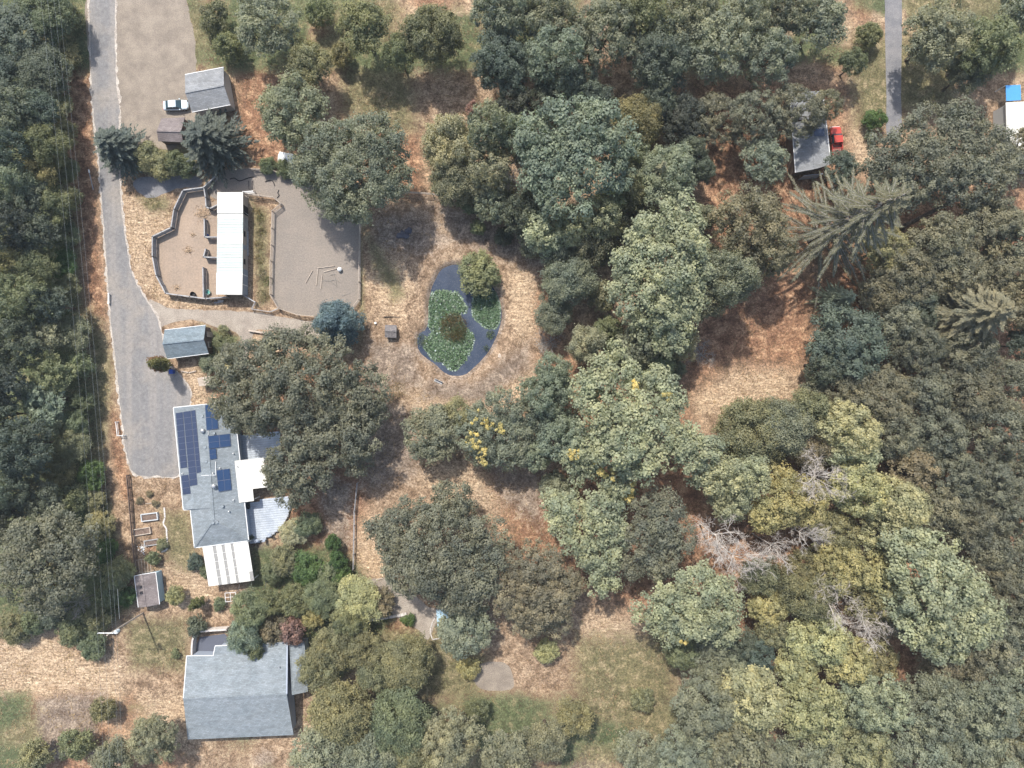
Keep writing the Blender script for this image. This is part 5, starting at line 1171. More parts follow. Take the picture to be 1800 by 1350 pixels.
custom('lowmaple', (1220, 1045), 16, [(1235, 1035, 46, 15), (1195, 1055, 40, 13.5), (1270, 1060, 40, 14), (1230, 1085, 44, 14), (1150, 1075, 38, 11), (1275, 1105, 32, 11), (1190, 1100, 36, 11)], 'lt', 'pale maple below the white dead tree at the bottom of the lower wood', 1.3, 0.34, 0.82, 215, 0.12, 'maple_tree', flat=0.7, yellow=[(1207, 1122, 6, 10.5), (1215, 1115, 6, 10.5)])
wood('at the bottom under the pale maple', 'dark trees at the bottom', [('oaks', 1250, 1148, 42, 8, 'gy'), ('oaks', 1200, 1140, 36, 8, 'md'), ('oaks', 1300, 1130, 32, 8, 'dk'), ('oaks', 1290, 1165, 30, 7, 'gy')], 'x')
wood('among pale maples at lower right', 'bare dead trees', [('dead', 1270, 950, 48, 19, 'gy'), ('dead', 1300, 985, 42, 19, 'gy'), ('dead', 1372, 968, 29, 18, 'gy'), ('dead', 1424, 945, 31, 18, 'gy'), ('dead', 1445, 840, 42, 18, 'gy'), ('dead', 1470, 1055, 40, 19, 'gy'), ('dead', 1535, 1105, 39, 18, 'gy')], 'x')

# ------------------------------------------------------------------ trees beyond the top and bottom of the photograph
wood('along the top edge of the picture', 'trees along the top edge', [('oak', 20, 60, 66, 8.2, 'dk'), ('ash', 80, 20, 52, 7.7, 'md'), ('ash', 75, 125, 50, 7.2, 'dk'), ('ashs', 25, 130, 40, 7.2, 'dk'), ('bush', 112, 95, 28, 3.3, 'ol'), ('bush', 120, 30, 26, 3.3, 'ol'), ('oak', 470, 40, 66, 12.0, 'gy'), ('ashs', 545, 110, 40, 9.0, 'ol'), ('oaks', 640, 50, 50, 11.0, 'md'), ('ash', 760, 60, 60, 12.0, 'ol'), ('oak', 880, 110, 58, 12.0, 'dk'), ('maple', 975, 100, 60, 15.0, 'tl'), ('oak', 1060, 60, 70, 14.0, 'gy'), ('oak', 1160, 100, 66, 13.0, 'dk'), ('oak', 1260, 80, 70, 13.0, 'gy'), ('oak', 1350, 100, 56, 12.0, 'gy'), ('maples', 1020, 145, 36, 11.0, 'dk'), ('oaks', 1440, 40, 52, 11.0, 'gy'), ('oak', 1650, 60, 70, 13.0, 'gy'), ('maple', 1740, 80, 58, 15.0, 'md'), ('oaks', 1500, 110, 26, 7.0, 'md'), ('oaks', 1790, 20, 50, 13.0, 'gy'), ('oak', 880, 10, 66, 14.0, 'gy'), ('oak', 960, 25, 60, 13.0, 'gy'), ('maple', 1120, 10, 60, 14.0, 'md'), ('oak', 1215, 15, 60, 13.0, 'gy'), ('oak', 1310, 30, 56, 13.0, 'gy'), ('bush', 400, 80, 30, 5.0, 'md'), ('bush', 375, 30, 34, 5.0, 'ol'), ('ashs', 705, 95, 36, 9.0, 'md'), ('bush', 600, 95, 24, 4.0, 'ol'), ('bush', 560, 20, 30, 5.0, 'md'), ('oak', 1380, 10, 54, 12.0, 'gy'), ('bush', 1530, 60, 26, 4.0, 'md'), ('ashs', 1700, 130, 36, 9.0, 'gy')], 'x')
wood('along the bottom edge of the picture', 'trees along the bottom edge', [('bush', 60, 1330, 34, 5, 'ol'), ('oak', 270, 1300, 50, 9, 'gy'), ('ash', 600, 1250, 60, 11, 'ol'), ('ash', 700, 1270, 60, 11, 'md'), ('oaks', 560, 1320, 50, 10, 'gy'), ('oak', 790, 1300, 60, 11, 'gy'), ('oaks', 890, 1330, 50, 10, 'gy'), ('ashs', 1010, 1260, 36, 8, 'ol'), ('oak', 1240, 1240, 66, 12, 'gy'), ('maple', 1330, 1230, 66, 15, 'lt'), ('maple', 1430, 1250, 70, 15, 'yl'), ('maple', 1540, 1240, 66, 15, 'lt'), ('oak', 1640, 1240, 68, 13, 'gy'), ('oak', 1740, 1240, 70, 13, 'gy'), ('oak', 1200, 1330, 62, 12, 'gy'), ('maple', 1310, 1330, 66, 15, 'gy'), ('oak', 1420, 1340, 66, 12, 'gy'), ('maple', 1520, 1330, 62, 14, 'ol'), ('oak', 1620, 1335, 66, 13, 'gy'), ('oak', 1720, 1335, 66, 13, 'gy'), ('oak', 1800, 1300, 60, 13, 'gy'), ('oaks', 1795, 1190, 46, 11, 'gy'), ('ash', 650, 1330, 56, 11, 'gy'), ('ash', 735, 1340, 50, 10, 'ol'), ('bush', 840, 1250, 26, 4, 'md'), ('ashs', 960, 1300, 40, 9, 'gy'), ('bush', 1130, 1230, 24, 4, 'ol'), ('oaks', 1120, 1320, 44, 9, 'gy'), ('bush', 180, 1250, 26, 4, 'ol'), ('bush', 130, 1310, 34, 5, 'md'), ('ashs', 200, 1335, 38, 8, 'gy')], 'x')

# ------------------------------------------------------------------ columnar trees
def column_tree(name, label, base, h, rad, col, seed):
    rng = np.random.default_rng(seed); env = [(0, 0, h * 0.36, rad, rad, h * 0.36), (0, 0, h * 0.64, rad * 0.62, rad * 0.62, h * 0.36)]
    me = crown_from('crown', clump_centres(env, 0.42, rng, 0.05, 0.2), 0.20, 0.8, rng, 0.5, 0.3)
    x, y = G(*base); e = empty(name, (x, y, 0), label, 'tree')
    o = bpy.data.objects.new('crown', me); C.objects.link(o); o.parent = e; o.color = (*col, 1)
    MB().tube((x, y, -0.1), (x, y, h * 0.8), 0.12, 0.04, 7).build('trunk', M_bark, e)
    return e
column_tree('cypress_tree', 'tall olive cypress leaning over the asphalt below the blue garage', (303, 641), 8.0, 0.95, (0.17, 0.16, 0.06), 301)
column_tree('cypress_tree', 'slim rusty tipped cypress just above the tall olive one', (296, 634), 6.6, 0.45, (0.24, 0.13, 0.06), 302)
column_tree('cypress_tree', 'slim rusty cypress just below the tall olive one', (300, 648), 6.4, 0.45, (0.25, 0.15, 0.09), 304)
column_tree('cypress_tree', 'small pointed green cypress between garden shed and courtyard', (357, 1053), 4.8, 0.85, (0.12, 0.13, 0.05), 303)

# ------------------------------------------------------------------ pond plants
def in_px(poly, px, py): return inside(poly, px, py)
def pads():
    rng = np.random.default_rng(401); q = lambda l: [(620 + x / 3.5526, 340 + y / 3.5526) for x, y in l]
    masses = [q([(480, 640), (545, 598), (600, 612), (650, 615), (680, 655), (718, 715), (705, 745), (672, 752), (690, 800), (720, 850), (762, 885), (752, 950), (715, 1030), (680, 1075), (622, 1112), (590, 1085), (560, 1060), (505, 1045), (470, 1000), (440, 960), (455, 900), (500, 870), (470, 840), (478, 760), (468, 700)]),
              q([(745, 700), (760, 640), (800, 610), (880, 610), (915, 680), (920, 780), (895, 835), (850, 845), (800, 815), (752, 768)])]
    V, F, L = [], [], []; n = 0
    for m in masses:
        m = catmull(m, 6); xs = [p[0] for p in m]; ys = [p[1] for p in m]
        cx = rng.uniform(min(xs), max(xs), 9000); cy = rng.uniform(min(ys), max(ys), 9000)
        d = sdist(m, cx, cy); keep = d < rng.uniform(-1.0, 1.6, 9000)
        for x, y, dd in zip(cx[keep], cy[keep], d[keep]):
            if dd > -3 and rng.random() < 0.35: continue
            wx, wy = G(x, y, -0.4); r = rng.uniform(0.11, 0.20); lift = 0.0 if dd > -2.5 else rng.uniform(0, 0.22)
            tx, ty = rng.normal(size=2) * (0.02 if dd > -2.5 else 0.38); a0 = rng.uniform(0, 6.28)
            for k in range(6):
                a = a0 + k * 0.93 + 0.3; V.append((wx + r * math.cos(a), wy + r * math.sin(a), -0.40 + lift + r * (tx * math.cos(a) + ty * math.sin(a)) + 0.01))
            F.append(tuple(range(n, n + 6))); n += 6
            L.append(rng.uniform(0.75, 1.0) if (dd > -2.5 and rng.random() < 0.16) or rng.random() < 0.03 else np.clip(rng.normal(0.36, 0.2), 0, 0.75))
    m_, t, b = newmat('lily_leaf'); at = t.nodes.new('ShaderNodeAttribute'); at.attribute_name = 'leafv'
    t.links.new(ramp(t, at.outputs['Fac'], [(0.0, (0.02, 0.035, 0.018)), (0.4, (0.058, 0.108, 0.046)), (0.7, (0.11, 0.168, 0.082)), (1.0, (0.36, 0.43, 0.40))]), b.inputs['Base Color']); b.inputs['Roughness'].default_value = 0.5
    me = bpy.data.meshes.new('lily_pads'); me.from_pydata(V, [], F); a = me.attributes.new('leafv', 'FLOAT', 'FACE'); a.data.foreach_set('value', np.array(L, np.float32)); me.materials.append(m_)
    o = bpy.data.objects.new('lily_pads', me); C.objects.link(o); tag(o, 'dense green lily pads with pale rims floating on the pond', 'lily pads', kind='stuff')
pads()
def reeds(label, px, py, r, n, col, seed, z=-0.4, hgt=1.0):
    rng = np.random.default_rng(seed); x, y = G(px, py); V, F, L = [], [], []
    for i in range(n):
        a = rng.uniform(0, 6.28); d = r * S * math.sqrt(rng.random()); bx, by = d * math.cos(a), d * math.sin(a)
        h = hgt * rng.uniform(0.5, 1.1); lx, ly = rng.normal(size=2) * 0.35 * h; w_ = 0.03; c_, s_ = math.cos(a), math.sin(a); k = len(V)
        V += [(bx - s_ * w_, by + c_ * w_, 0), (bx + s_ * w_, by - c_ * w_, 0), (bx + lx, by + ly, h)]; F.append((k, k + 1, k + 2)); L.append(rng.random())
    me = bpy.data.meshes.new('reeds'); fill(me, np.array(V), np.array(F)); a = me.attributes.new('leafv', 'FLOAT', 'FACE'); a.data.foreach_set('value', np.array(L, np.float32)); me.materials.append(M_leaf)
    o = bpy.data.objects.new('reed_clump', me); C.objects.link(o); o.location = (x, y, z); o.color = (*col, 1); tag(o, label, 'reeds')
reeds('large olive brown reed bed among the lily pads', 797, 574, 24, 1500, (0.23, 0.17, 0.10), 8, hgt=1.5)
reeds('greener reed fringe at the lower side of the brown reed bed', 806, 592, 13, 420, (0.16, 0.19, 0.10), 9, hgt=1.1)
reeds('sparse pale reeds along the lower left shore of the pond', 742, 598, 11, 260, (0.22, 0.27, 0.17), 1, hgt=0.9)
reeds('small reed clump by the lower right shore of the pond', 862, 588, 8, 160, (0.17, 0.24, 0.12), 2)
reeds('thin reed tuft at the right shore below the other reeds', 855, 612, 6, 70, (0.17, 0.22, 0.13), 3)
reeds('pale grassy tuft in the field left of the pond', 700, 685, 14, 300, (0.42, 0.34, 0.22), 4, z=0, hgt=0.7)
reeds('low weed patch left of the little bench below the pond', 758, 666, 14, 220, (0.20, 0.21, 0.11), 5, z=0, hgt=0.5)
for k_, (px_, py_, r_, n_, c_) in enumerate(((452, 372, 8, 90, (0.34, 0.26, 0.17)), (459, 384, 8, 120, (0.15, 0.16, 0.08)), (460, 408, 9, 140, (0.17, 0.165, 0.09)), (455, 432, 8, 110, (0.30, 0.25, 0.15)), (457, 456, 9, 130, (0.20, 0.18, 0.10)), (461, 484, 11, 190, (0.30, 0.27, 0.25)), (472, 494, 9, 160, (0.13, 0.19, 0.07)), (463, 520, 12, 200, (0.16, 0.16, 0.09)))):
    reeds(('topmost', 'second', 'third', 'fourth', 'fifth', 'sixth', 'bright green seventh', 'lowest')[k_] + ' weed clump down the dry strip between stable and arena', px_, py_, r_, n_, c_, 30 + k_, z=0, hgt=0.7)
reeds('dry bracken patch near the road bend above the paddock', 268, 358, 14, 260, (0.14, 0.15, 0.07), 6, z=0, hgt=0.6)
place('twig', 968, 600, 24, 2.0, 'br', 'reddish brush pile at the edge of the grove right of the pond', zfrac=0.3)
place('twig', 1232, 625, 24, 1.6, 'br', 'brown brush pile at the left side of the brown clearing', zfrac=0.3)

def boulders(name, label, cat, spots, mat, parts='stone'):
    x, y = G(*spots[0][:2]); r = empty(name, (x, y, 0), label, cat); rg = random.Random(len(spots))
    for px, py, s_ in spots:
        a, b = G(px, py); mb = MB(); pr = [(s_ * 0.8, -0.05), (s_, s_ * 0.25), (s_ * 0.75, s_ * 0.6), (s_ * 0.3, s_ * 0.75)]
        mb.lathe((a, b, 0), pr, 7); mb.v = [(vx + rg.uniform(-0.15, 0.15) * s_, vy + rg.uniform(-0.15, 0.15) * s_, vz + rg.uniform(-0.05, 0.05) * s_) for vx, vy, vz in mb.v]
        mb.build(parts, mat, r)
boulders('rubble_heap', 'dark heap of burnt rubble in the field above the pond', 'heap', [(712 + rnd.gauss(0, 4), 412 + rnd.gauss(0, 3.5), rnd.uniform(0.3, 0.6)) for _ in range(16)], plain('charred_rubble', (0.09, 0.09, 0.11), 0.9))
boulders('tree_stump', 'pale split stump on the bank right of the pond', 'stump', [(879, 626, 0.55), (884, 629, 0.4), (874, 628, 0.35)], M_tanwood, 'chunk')
b = empty('bench', (*G(770, 672), 0), 'small dark wooden bench on the bank below the pond', 'bench')
bx, by = G(771, 671)
MB().box((bx, by, 0.45), (1.6, 0.45, 0.06), R(-25)).build('seat', M_greywood, b); MB().box((bx + 0.1, by + 0.25, 0.75), (1.6, 0.06, 0.4), R(-25)).build('backrest', M_greywood, b)
for sx in (-0.65, 0.65): MB().box((bx + sx * math.cos(R(-25)), by + sx * math.sin(R(-25)), 0.21), (0.08, 0.4, 0.42), R(-25)).build('leg', M_greywood, b)
lg = MB().tube(P3(675, 557, 0.15), P3(690, 556.5, 0.15), 0.1, 0.07, 7).tube(P3(690, 556.5, 0.15), P3(706, 558.5, 0.15), 0.07, 0.03, 6).build('fallen_branch', M_bark)
tag(lg, 'dark fallen branch lying above the little wooden hut', 'branch')
pb = MB().lathe((*G(660.5, 568), 0), [(0.16, 0), (0.19, 0.35), (0.20, 0.36)], 12).build('bucket', M_whiteplastic); tag(pb, 'white bucket on the bank left of the wooden hut', 'bucket')

# ------------------------------------------------------------------ arena and paddock things
bx, by = G(597, 473.5, 0.45)
bl = MB(); bl.lathe((bx, by, 0.42), [(0.42 * math.sin(math.pi * k / 10) + 0.001, -0.42 * math.cos(math.pi * k / 10)) for k in range(11)], 18)
tag(bl.build('ball', M_whiteplastic, None, True), 'large white horse ball beside the poles in the arena', 'ball')
for (a, b_, lab) in (((748, 827), (687, 935), 'leftmost slanting ground pole in the arena'), ((795, 815), (780, 960), 'upright ground pole second from left in the arena'), ((833, 868), (818, 990), 'short upright ground pole third from left in the arena'), ((790, 807), (940, 788), 'topmost level ground pole in the arena'), ((847, 840), (960, 812), 'thick ground pole touching the white ball')):
    tag(MB().tube(P3(*z4(*a), 0.1), P3(*z4(*b_), 0.1), 0.085, 0.08, 8).build('ground_pole', M_tanwood), lab, 'pole', 'ground poles in the arena')
br = empty('dead_branch', (*G(585, 492), 0), 'forked bare branch lying below the white ball', 'branch')
for a, b_ in (((840, 915), (900, 920)), ((900, 920), (965, 968)), ((900, 920), (950, 905)), ((950, 905), (935, 862)), ((950, 905), (990, 935)), ((900, 870), (945, 858)), ((950, 905), (960, 960))):
    MB().tube(P3(*z4(*a), 0.08), P3(*z4(*b_), 0.12), 0.05, 0.025, 6).build('twig', M_twig, br)
tag(MB().tube(P3(*z4(1002, 1052), 0.05), P3(*z4(1075, 1028), 0.05), 0.05, 0.03, 6).build('stick', M_twig), 'single thin stick lying in the lower right of the arena', 'stick')
def hose(label, pts, r=0.09):
    pp = catmull(pts, 3, False); mb = MB()
    for a, b_ in zip(pp[:-1], pp[1:]): mb.tube(P3(*a, 0.06), P3(*b_, 0.06), r, r, 5)
    tag(mb.build('black_hose', M_black), label, 'hose')
hose('black hose squiggle on the arena sand below the dark spruce', [(404, 315), (412, 313), (420, 318), (428, 316), (436, 313), (446, 311)])
hose('short black hose loop near the top of the arena', [(466, 320), (474, 317), (480, 319), (483, 327)])
hose('black hose end beside the arena corner post', [(490, 334), (488, 339), (491, 343), (487, 348)])
tf = empty('metal_frame', (*G(441, 325), 0), 'dark U-shaped metal frame standing above the stable corner', 'frame')
for x0 in (437, 444): MB().bar(P3(x0, 318, 0.05), P3(x0 + 0.5, 333, 0.9), 0.07, 0.07).build('leg', M_black, tf)
MB().bar(P3(437.5, 333, 0.9), P3(444.5, 333, 0.9), 0.07, 0.07).build('cross_bar', M_black, tf)
t = MB().lathe((*G(341, 518), 0), [(0.40, 0), (0.48, 0.55), (0.50, 0.56), (0.44, 0.5), (0.40, 0.1)], 18).build('water_trough', M_black); tag(t, 'round black tub against the bottom fence of the paddock', 'tub')
t = empty('water_trough', (*G(367, 514), 0), 'round pale green water tub with teal bottom in the south stall run', 'tub')
MB().lathe((*G(367, 514), 0), [(0.38, 0), (0.44, 0.5), (0.47, 0.52), (0.40, 0.5), (0.37, 0.1)], 18).build('rim', plain('pale_green_plastic', (0.42, 0.62, 0.56), 0.4), t); MB().lathe((*G(367, 514), 0), [(0.24, 0.1), (0.24, 0.3)], 14).build('water', M_tealplastic, t)
t = MB().lathe((*G(366, 413.5), 0), [(0.15, 0), (0.19, 0.4), (0.2, 0.41)], 12).build('bucket', M_blueplastic); tag(t, 'bright blue bucket behind the stall divider', 'bucket')
def haypile(label, px, py, r, n, seed):
    rng = np.random.default_rng(seed); x, y = G(px, py); P = np.zeros((n, 3)); a = rng.uniform(0, 6.28, n); d = np.abs(rng.normal(size=n)) * r * S * 0.5
    P[:, 0] = d * np.cos(a) * 1.25; P[:, 1] = d * np.sin(a); P[:, 2] = 0.05 + 0.2 * np.exp(-(d / (r * S * 0.5)) ** 2) * rng.random(n)
    v, f = leaf_quads(P, np.array([[0, 0, 1.0]]) + rng.normal(size=(n, 3)) * 0.4, rng.uniform(0.10, 0.24, n), rng, 1.8)
    me = leaf_mesh('hay', v, f, rng.random(n), M_hay); o = bpy.data.objects.new('hay_pile', me); C.objects.link(o); o.location = (x, y, 0.03); tag(o, label, 'hay', kind='stuff')
haypile('larger scatter of orange hay beside the north stall divider', 358, 375, 15, 380, 1); haypile('small hay scatter in the middle of the paddock', 331, 440, 8, 110, 2); haypile('faint hay scatter near the bottom of the paddock', 311, 506, 6, 60, 3)
haypile('thin hay litter in front of the middle stalls', 340, 412, 6, 36, 4)
sb = empty('salvage_boards', (*G(386, 532), 0), 'grey boards leaning at the south end of the paddock fence', 'boards')
MB().slab([P3(383, 528, 0.5), P3(382, 533, 0.1), P3(392, 531, 0.1), P3(393, 527, 0.5)], 0.06).build('board', M_greywood, sb); MB().slab([P3(376, 531, 0.2), P3(376, 533, 0.15), P3(384, 533, 0.15), P3(384, 531, 0.2)], 0.06).build('board', M_greywood, sb)

# ------------------------------------------------------------------ vehicles
def xf(mb, loc, ang):
    ca, sa = math.cos(ang), math.sin(ang); mb.v = [(loc[0] + x * ca - y * sa, loc[1] + x * sa + y * ca, loc[2] + z) for x, y, z in mb.v]; return mb
def loft(st):
    """stations (x, halfwidth, z low, z high): rounded body"""
    V, F = [], []
    for x, hw, z0, z1 in st:
        m = (z0 + z1) / 2
        V += [(x, -hw * 0.9, z0), (x, -hw, m), (x, -hw * 0.97, z1 - 0.1), (x, -hw * 0.8, z1), (x, hw * 0.8, z1), (x, hw * 0.97, z1 - 0.1), (x, hw, m), (x, hw * 0.9, z0)]
    n = 8
    for k in range(len(st) - 1):
        for i in range(n): F.append((k * n + i, k * n + (i + 1) % n, (k + 1) * n + (i + 1) % n, (k + 1) * n + i))
    F.append(tuple(range(n))); F.append(tuple((len(st) - 1) * n + i for i in range(n - 1, -1, -1)))
    return MB().add(V, F)
def frustum(b, zb, t_, zt): 
    return MB().hexa([(b[0], -b[2], zb), (b[1], -b[2], zb), (b[1], b[2], zb), (b[0], b[2], zb)], [(t_[0], -t_[2], zt), (t_[1], -t_[2], zt), (t_[1], t_[2], zt), (t_[0], t_[2], zt)])
def wheels(root, loc, ang, xs, hw, r):
    for x in xs:
        for sy in (-1, 1):
            wv = xf(MB().tube((x, sy * (hw - 0.2), r), (x, sy * hw, r), r, r, 14), loc, ang).build('wheel', M_black, root)
            xf(MB().tube((x, sy * (hw - 0.02), r), (x, sy * (hw + 0.015), r), r * 0.6, r * 0.55, 12), loc, ang).build('rim', M_metal, wv)
def car():
    loc = (*G(311, 186.5, 0.3), 0.02); ang = R(3)
    e = empty('parked_car', loc, 'pale silver blue sedan parked beside the grey garage', 'car'); p = lambda mb, n, m, par=e, sm=False: xf(mb, loc, ang).build(n, m, par, sm)
    p(loft([(-2.3, 0.68, 0.4, 0.72), (-2.2, 0.82, 0.3, 0.88), (-1.4, 0.9, 0.25, 0.95), (0, 0.92, 0.25, 0.95), (1.1, 0.9, 0.25, 0.92), (2.0, 0.84, 0.3, 0.78), (2.28, 0.66, 0.4, 0.66)]), 'body', M_carpaint)
    p(frustum((-1.75, 1.15, 0.80), 0.93, (-1.05, 0.30, 0.62), 1.40), 'windows', M_carglass)
    p(frustum((-1.10, 0.34, 0.65), 1.385, (-1.0, 0.25, 0.58), 1.45), 'roof', M_carpaint)
    for sy in (-1, 1):
        p(MB().bar((-0.3, sy * 0.74, 0.95), (-0.3, sy * 0.63, 1.40), 0.06, 0.06), 'pillar', M_carpaint); p(MB().box((0.85, sy * 0.99, 0.98), (0.2, 0.16, 0.13)), 'mirror', M_carpaint)
        p(MB().box((2.16, sy * 0.6, 0.66), (0.2, 0.3, 0.12)), 'headlight', M_glass); p(MB().box((-2.25, sy * 0.6, 0.72), (0.14, 0.3, 0.14)), 'tail_light', M_red)
        for x in (0.25, -0.75): p(MB().box((x, sy * 0.925, 0.72), (0.2, 0.03, 0.04)), 'door_handle', M_trim)
    wheels(e, loc, ang, (-1.4, 1.4), 0.93, 0.31)
    loc = (*G(1470, 250, 0.8), 0.02); ang = R(84 + 10)
    e = empty('pickup_truck', loc, 'bright red pickup truck parked beside the workshop at the upper right', 'truck'); p = lambda mb, n, m, par=e, sm=False: xf(mb, loc, ang).build(n, m, par, sm)
    p(loft([(0.0, 0.95, 0.45, 1.1), (0.6, 1.0, 0.42, 1.15), (1.6, 1.0, 0.42, 1.15), (2.5, 0.95, 0.45, 1.08), (2.75, 0.86, 0.5, 0.95)]), 'body', M_red)
    p(frustum((-0.45, 1.45, 0.92), 1.12, (-0.3, 0.85, 0.74), 1.72), 'windows', M_carglass); p(frustum((-0.42, 0.95, 0.80), 1.70, (-0.35, 0.85, 0.72), 1.80), 'roof', M_red)
    p(MB().box((-1.6, 0, 0.62), (2.3, 1.8, 0.08)), 'bed_floor', plain('dull_red_bed', (0.30, 0.12, 0.10), 0.7))
    for sy in (-1, 1):
        p(MB().box((-1.6, sy * 0.93, 0.86), (2.35, 0.12, 0.62)), 'bed_side', M_red); p(MB().box((0.95, sy * 1.08, 1.25), (0.18, 0.2, 0.22)), 'mirror', M_black); p(MB().box((2.68, sy * 0.68, 0.78), (0.16, 0.28, 0.18)), 'headlight', M_trim)
    p(MB().box((-0.42, 0, 0.95), (0.1, 1.86, 0.7)), 'bed_front', M_red); p(MB().box((-2.78, 0, 0.84), (0.1, 1.86, 0.55)), 'tailgate', M_red); p(MB().box((-2.95, 0, 0.55), (0.18, 1.8, 0.18)), 'bumper', M_trim); p(MB().box((2.84, 0, 0.55), (0.18, 1.8, 0.2)), 'bumper', M_trim)
    p(MB().box((1.9, 0, 1.14), (1.0, 0.9, 0.07)), 'hood_bulge', M_red)
    for x in (-1.2, -2.0): p(MB().bar((x, -0.85, 1.22), (x, 0.85, 1.22), 0.07, 0.07), 'rack_bar', M_red)
    wheels(e, loc, ang, (-1.75, 1.75), 1.0, 0.40)
    # covered boat behind the hedge
    e = empty('covered_boat', (*G(510, 281), 0), 'small boat under white and blue tarps at the top of the arena hedge', 'boat'); loc = (*G(510, 280, 0.6), 0.0); ang = R(-12)
    p = lambda mb, n, m: xf(mb, loc, ang).build(n, m, e)
    p(loft([(-2.0, 0.8, 0.2, 0.9), (-1.0, 0.95, 0.1, 1.0), (0.4, 0.9, 0.1, 1.05), (1.4, 0.6, 0.25, 1.05), (2.1, 0.1, 0.6, 1.0)]), 'hull', M_whiteplastic)
    p(MB().add([(-2.05, -0.9, 0.92), (-2.05, 0.9, 0.92), (-2.0, 0, 1.35), (0.5, -0.95, 1.06), (0.5, 0.95, 1.06), (0.5, 0, 1.5)], [(0, 3, 5, 2), (1, 2, 5, 4), (0, 2, 1), (3, 4, 5)]), 'white_tarp', M_whiteplastic)
    p(MB().add([(0.52, -0.93, 1.08), (0.52, 0.93, 1.08), (0.52, 0, 1.48), (2.15, -0.15, 1.05), (2.15, 0.15, 1.05), (2.1, 0, 1.2)], [(0, 3, 5, 2), (1, 2, 5, 4), (0, 2, 1), (3, 4, 5)]), 'blue_tarp', M_tarpblue)
car()

# ------------------------------------------------------------------ power line
pole = empty('utility_pole', (*G(252, 1077), 0), 'tall timber utility pole with crossarm and transformer at the lower left', 'pole')
bx, by = G(252, 1077); MB().tube((bx, by, -0.2), (bx, by, 10.8), 0.17, 0.12, 10).build('pole', M_tanwood, pole)
ax = [P3(x, 1113.5, 10.2) for x in (170, 181.5, 203, 197)]
MB().bar((bx - 1.9, by + 0.16, 10.2), (bx + 1.5, by + 0.16, 10.2), 0.12, 0.14).build('crossarm', M_trim, pole); arm_ = C.objects['crossarm']
MB().lathe((bx + 0.62, by, 8.6), [(0.28, 0), (0.32, 0.1), (0.32, 0.85), (0.25, 1.0), (0.08, 1.05)], 14).build('transformer', plain('pale_grey_steel', (0.60, 0.66, 0.68), 0.4), pole)
wx = (-1.8, -0.7, 0.75, 1.4)
for x_ in wx: MB().lathe((bx + x_, by + 0.16, 10.27), [(0.06, 0), (0.08, 0.06), (0.05, 0.18)], 8).build('insulator', M_trim, arm_)
MB().bar((bx + 0.1, by, 9.4), (bx + 0.5, by, 9.2), 0.06, 0.06).build('bracket', M_metal, pole)
M_wire = plain('aluminium_wire', (0.27, 0.29, 0.29), 0.4, 0.5)
names = ('leftmost', 'second from left', 'third from left', 'rightmost')
tops = [P3(x, -300, 10.3) for x in (36, 48, 58, 67)]
for k, x_ in enumerate(wx):
    A_ = Vector((bx + x_, by + 0.16, 10.45)); B_ = tops[k]; mb = MB(); prev = A_
    for i in range(1, 25):
        u = i / 24; p_ = A_.lerp(B_, u); p_.z -= 2.6 * 4 * u * (1 - u) * 0.6; mb.tube(prev, p_, 0.010, 0.010, 4); prev = p_
    prev = A_; C_ = A_ + Vector((1.0, -60, 0))
    for i in range(1, 9):
        u = i / 8; p_ = A_.lerp(C_, u); p_.z -= 1.0 * 4 * u * (1 - u); mb.tube(prev, p_, 0.010, 0.010, 4); prev = p_
    tag(mb.build('power_line', M_wire), '%s of the four overhead wires along the left verge' % names[k], 'wire', 'overhead wires along the verge')
gw = empty('guy_wire', (*G(250, 1079), 0), 'pale service wire hanging down beside the utility pole', 'wire'); MB().tube(P3(210, 1088, 8.5), P3(206.5, 1035, 8.2), 0.03, 0.03, 4).build('wire', M_wire, gw)
rp = empty('roadside_pole', (*G(164, 334), 0), 'leaning grey pole with white marker on the left road verge', 'pole')
MB().tube(P3(164, 334, -0.05), P3(155.5, 297, 1.3), 0.09, 0.07, 7).build('pole', M_greywood, rp); MB().box(P3(156.5, 301, 1.4), (0.22, 0.5, 0.1), R(12)).build('marker', M_trim, rp)
rb = MB().bar(P3(191, 515, 0.5), P3(190.5, 534, 0.5), 0.22, 0.12).box(P3(191, 516, 0.25), (0.12, 0.12, 0.5)).box(P3(190.5, 533, 0.25), (0.12, 0.12, 0.5)).build('road_barrier', M_trim)
tag(rb, 'low white barrier rail at the left edge of the road', 'barrier')

# ------------------------------------------------------------------ garden
def bed(label, c, L, W_, ang, mat, h=0.45):
    x, y = G(*c); r = empty('raised_bed', (x, y, 0), label, 'planter', 'raised vegetable beds'); ca, sa = math.cos(ang), math.sin(ang)
    T = lambda u, v: (x + u * ca - v * sa, y + u * sa + v * ca)
    for u, v, l, w_ in ((0, W_ / 2, L, 0.16), (0, -W_ / 2, L, 0.16)): MB().box((*T(u, v), h / 2), (l, w_, h), ang).build('side_board', mat, r)
    for u in (-L / 2 + 0.08, L / 2 - 0.08): MB().box((*T(u, 0), h / 2), (0.16, W_ - 0.17, h), ang).build('end_board', mat, r)
    MB().box((*T(0, 0), h * 0.35), (L - 0.2, W_ - 0.2, h * 0.6), ang).build('soil', M_soil, r)
bed('topmost raised bed with pale grey frame and bare soil', (265, 908), 3.1, 1.25, R(7), plain('pale_grey_boards', (0.50, 0.52, 0.53), 0.7), 0.55)
bed('middle raised bed of brown boards with grass inside', (251.5, 933.5), 3.2, 1.1, R(9), M_tanwood)
bed('lowest raised bed of grey boards beside the squash plant', (268, 953), 2.7, 0.95, R(9), M_greywood)
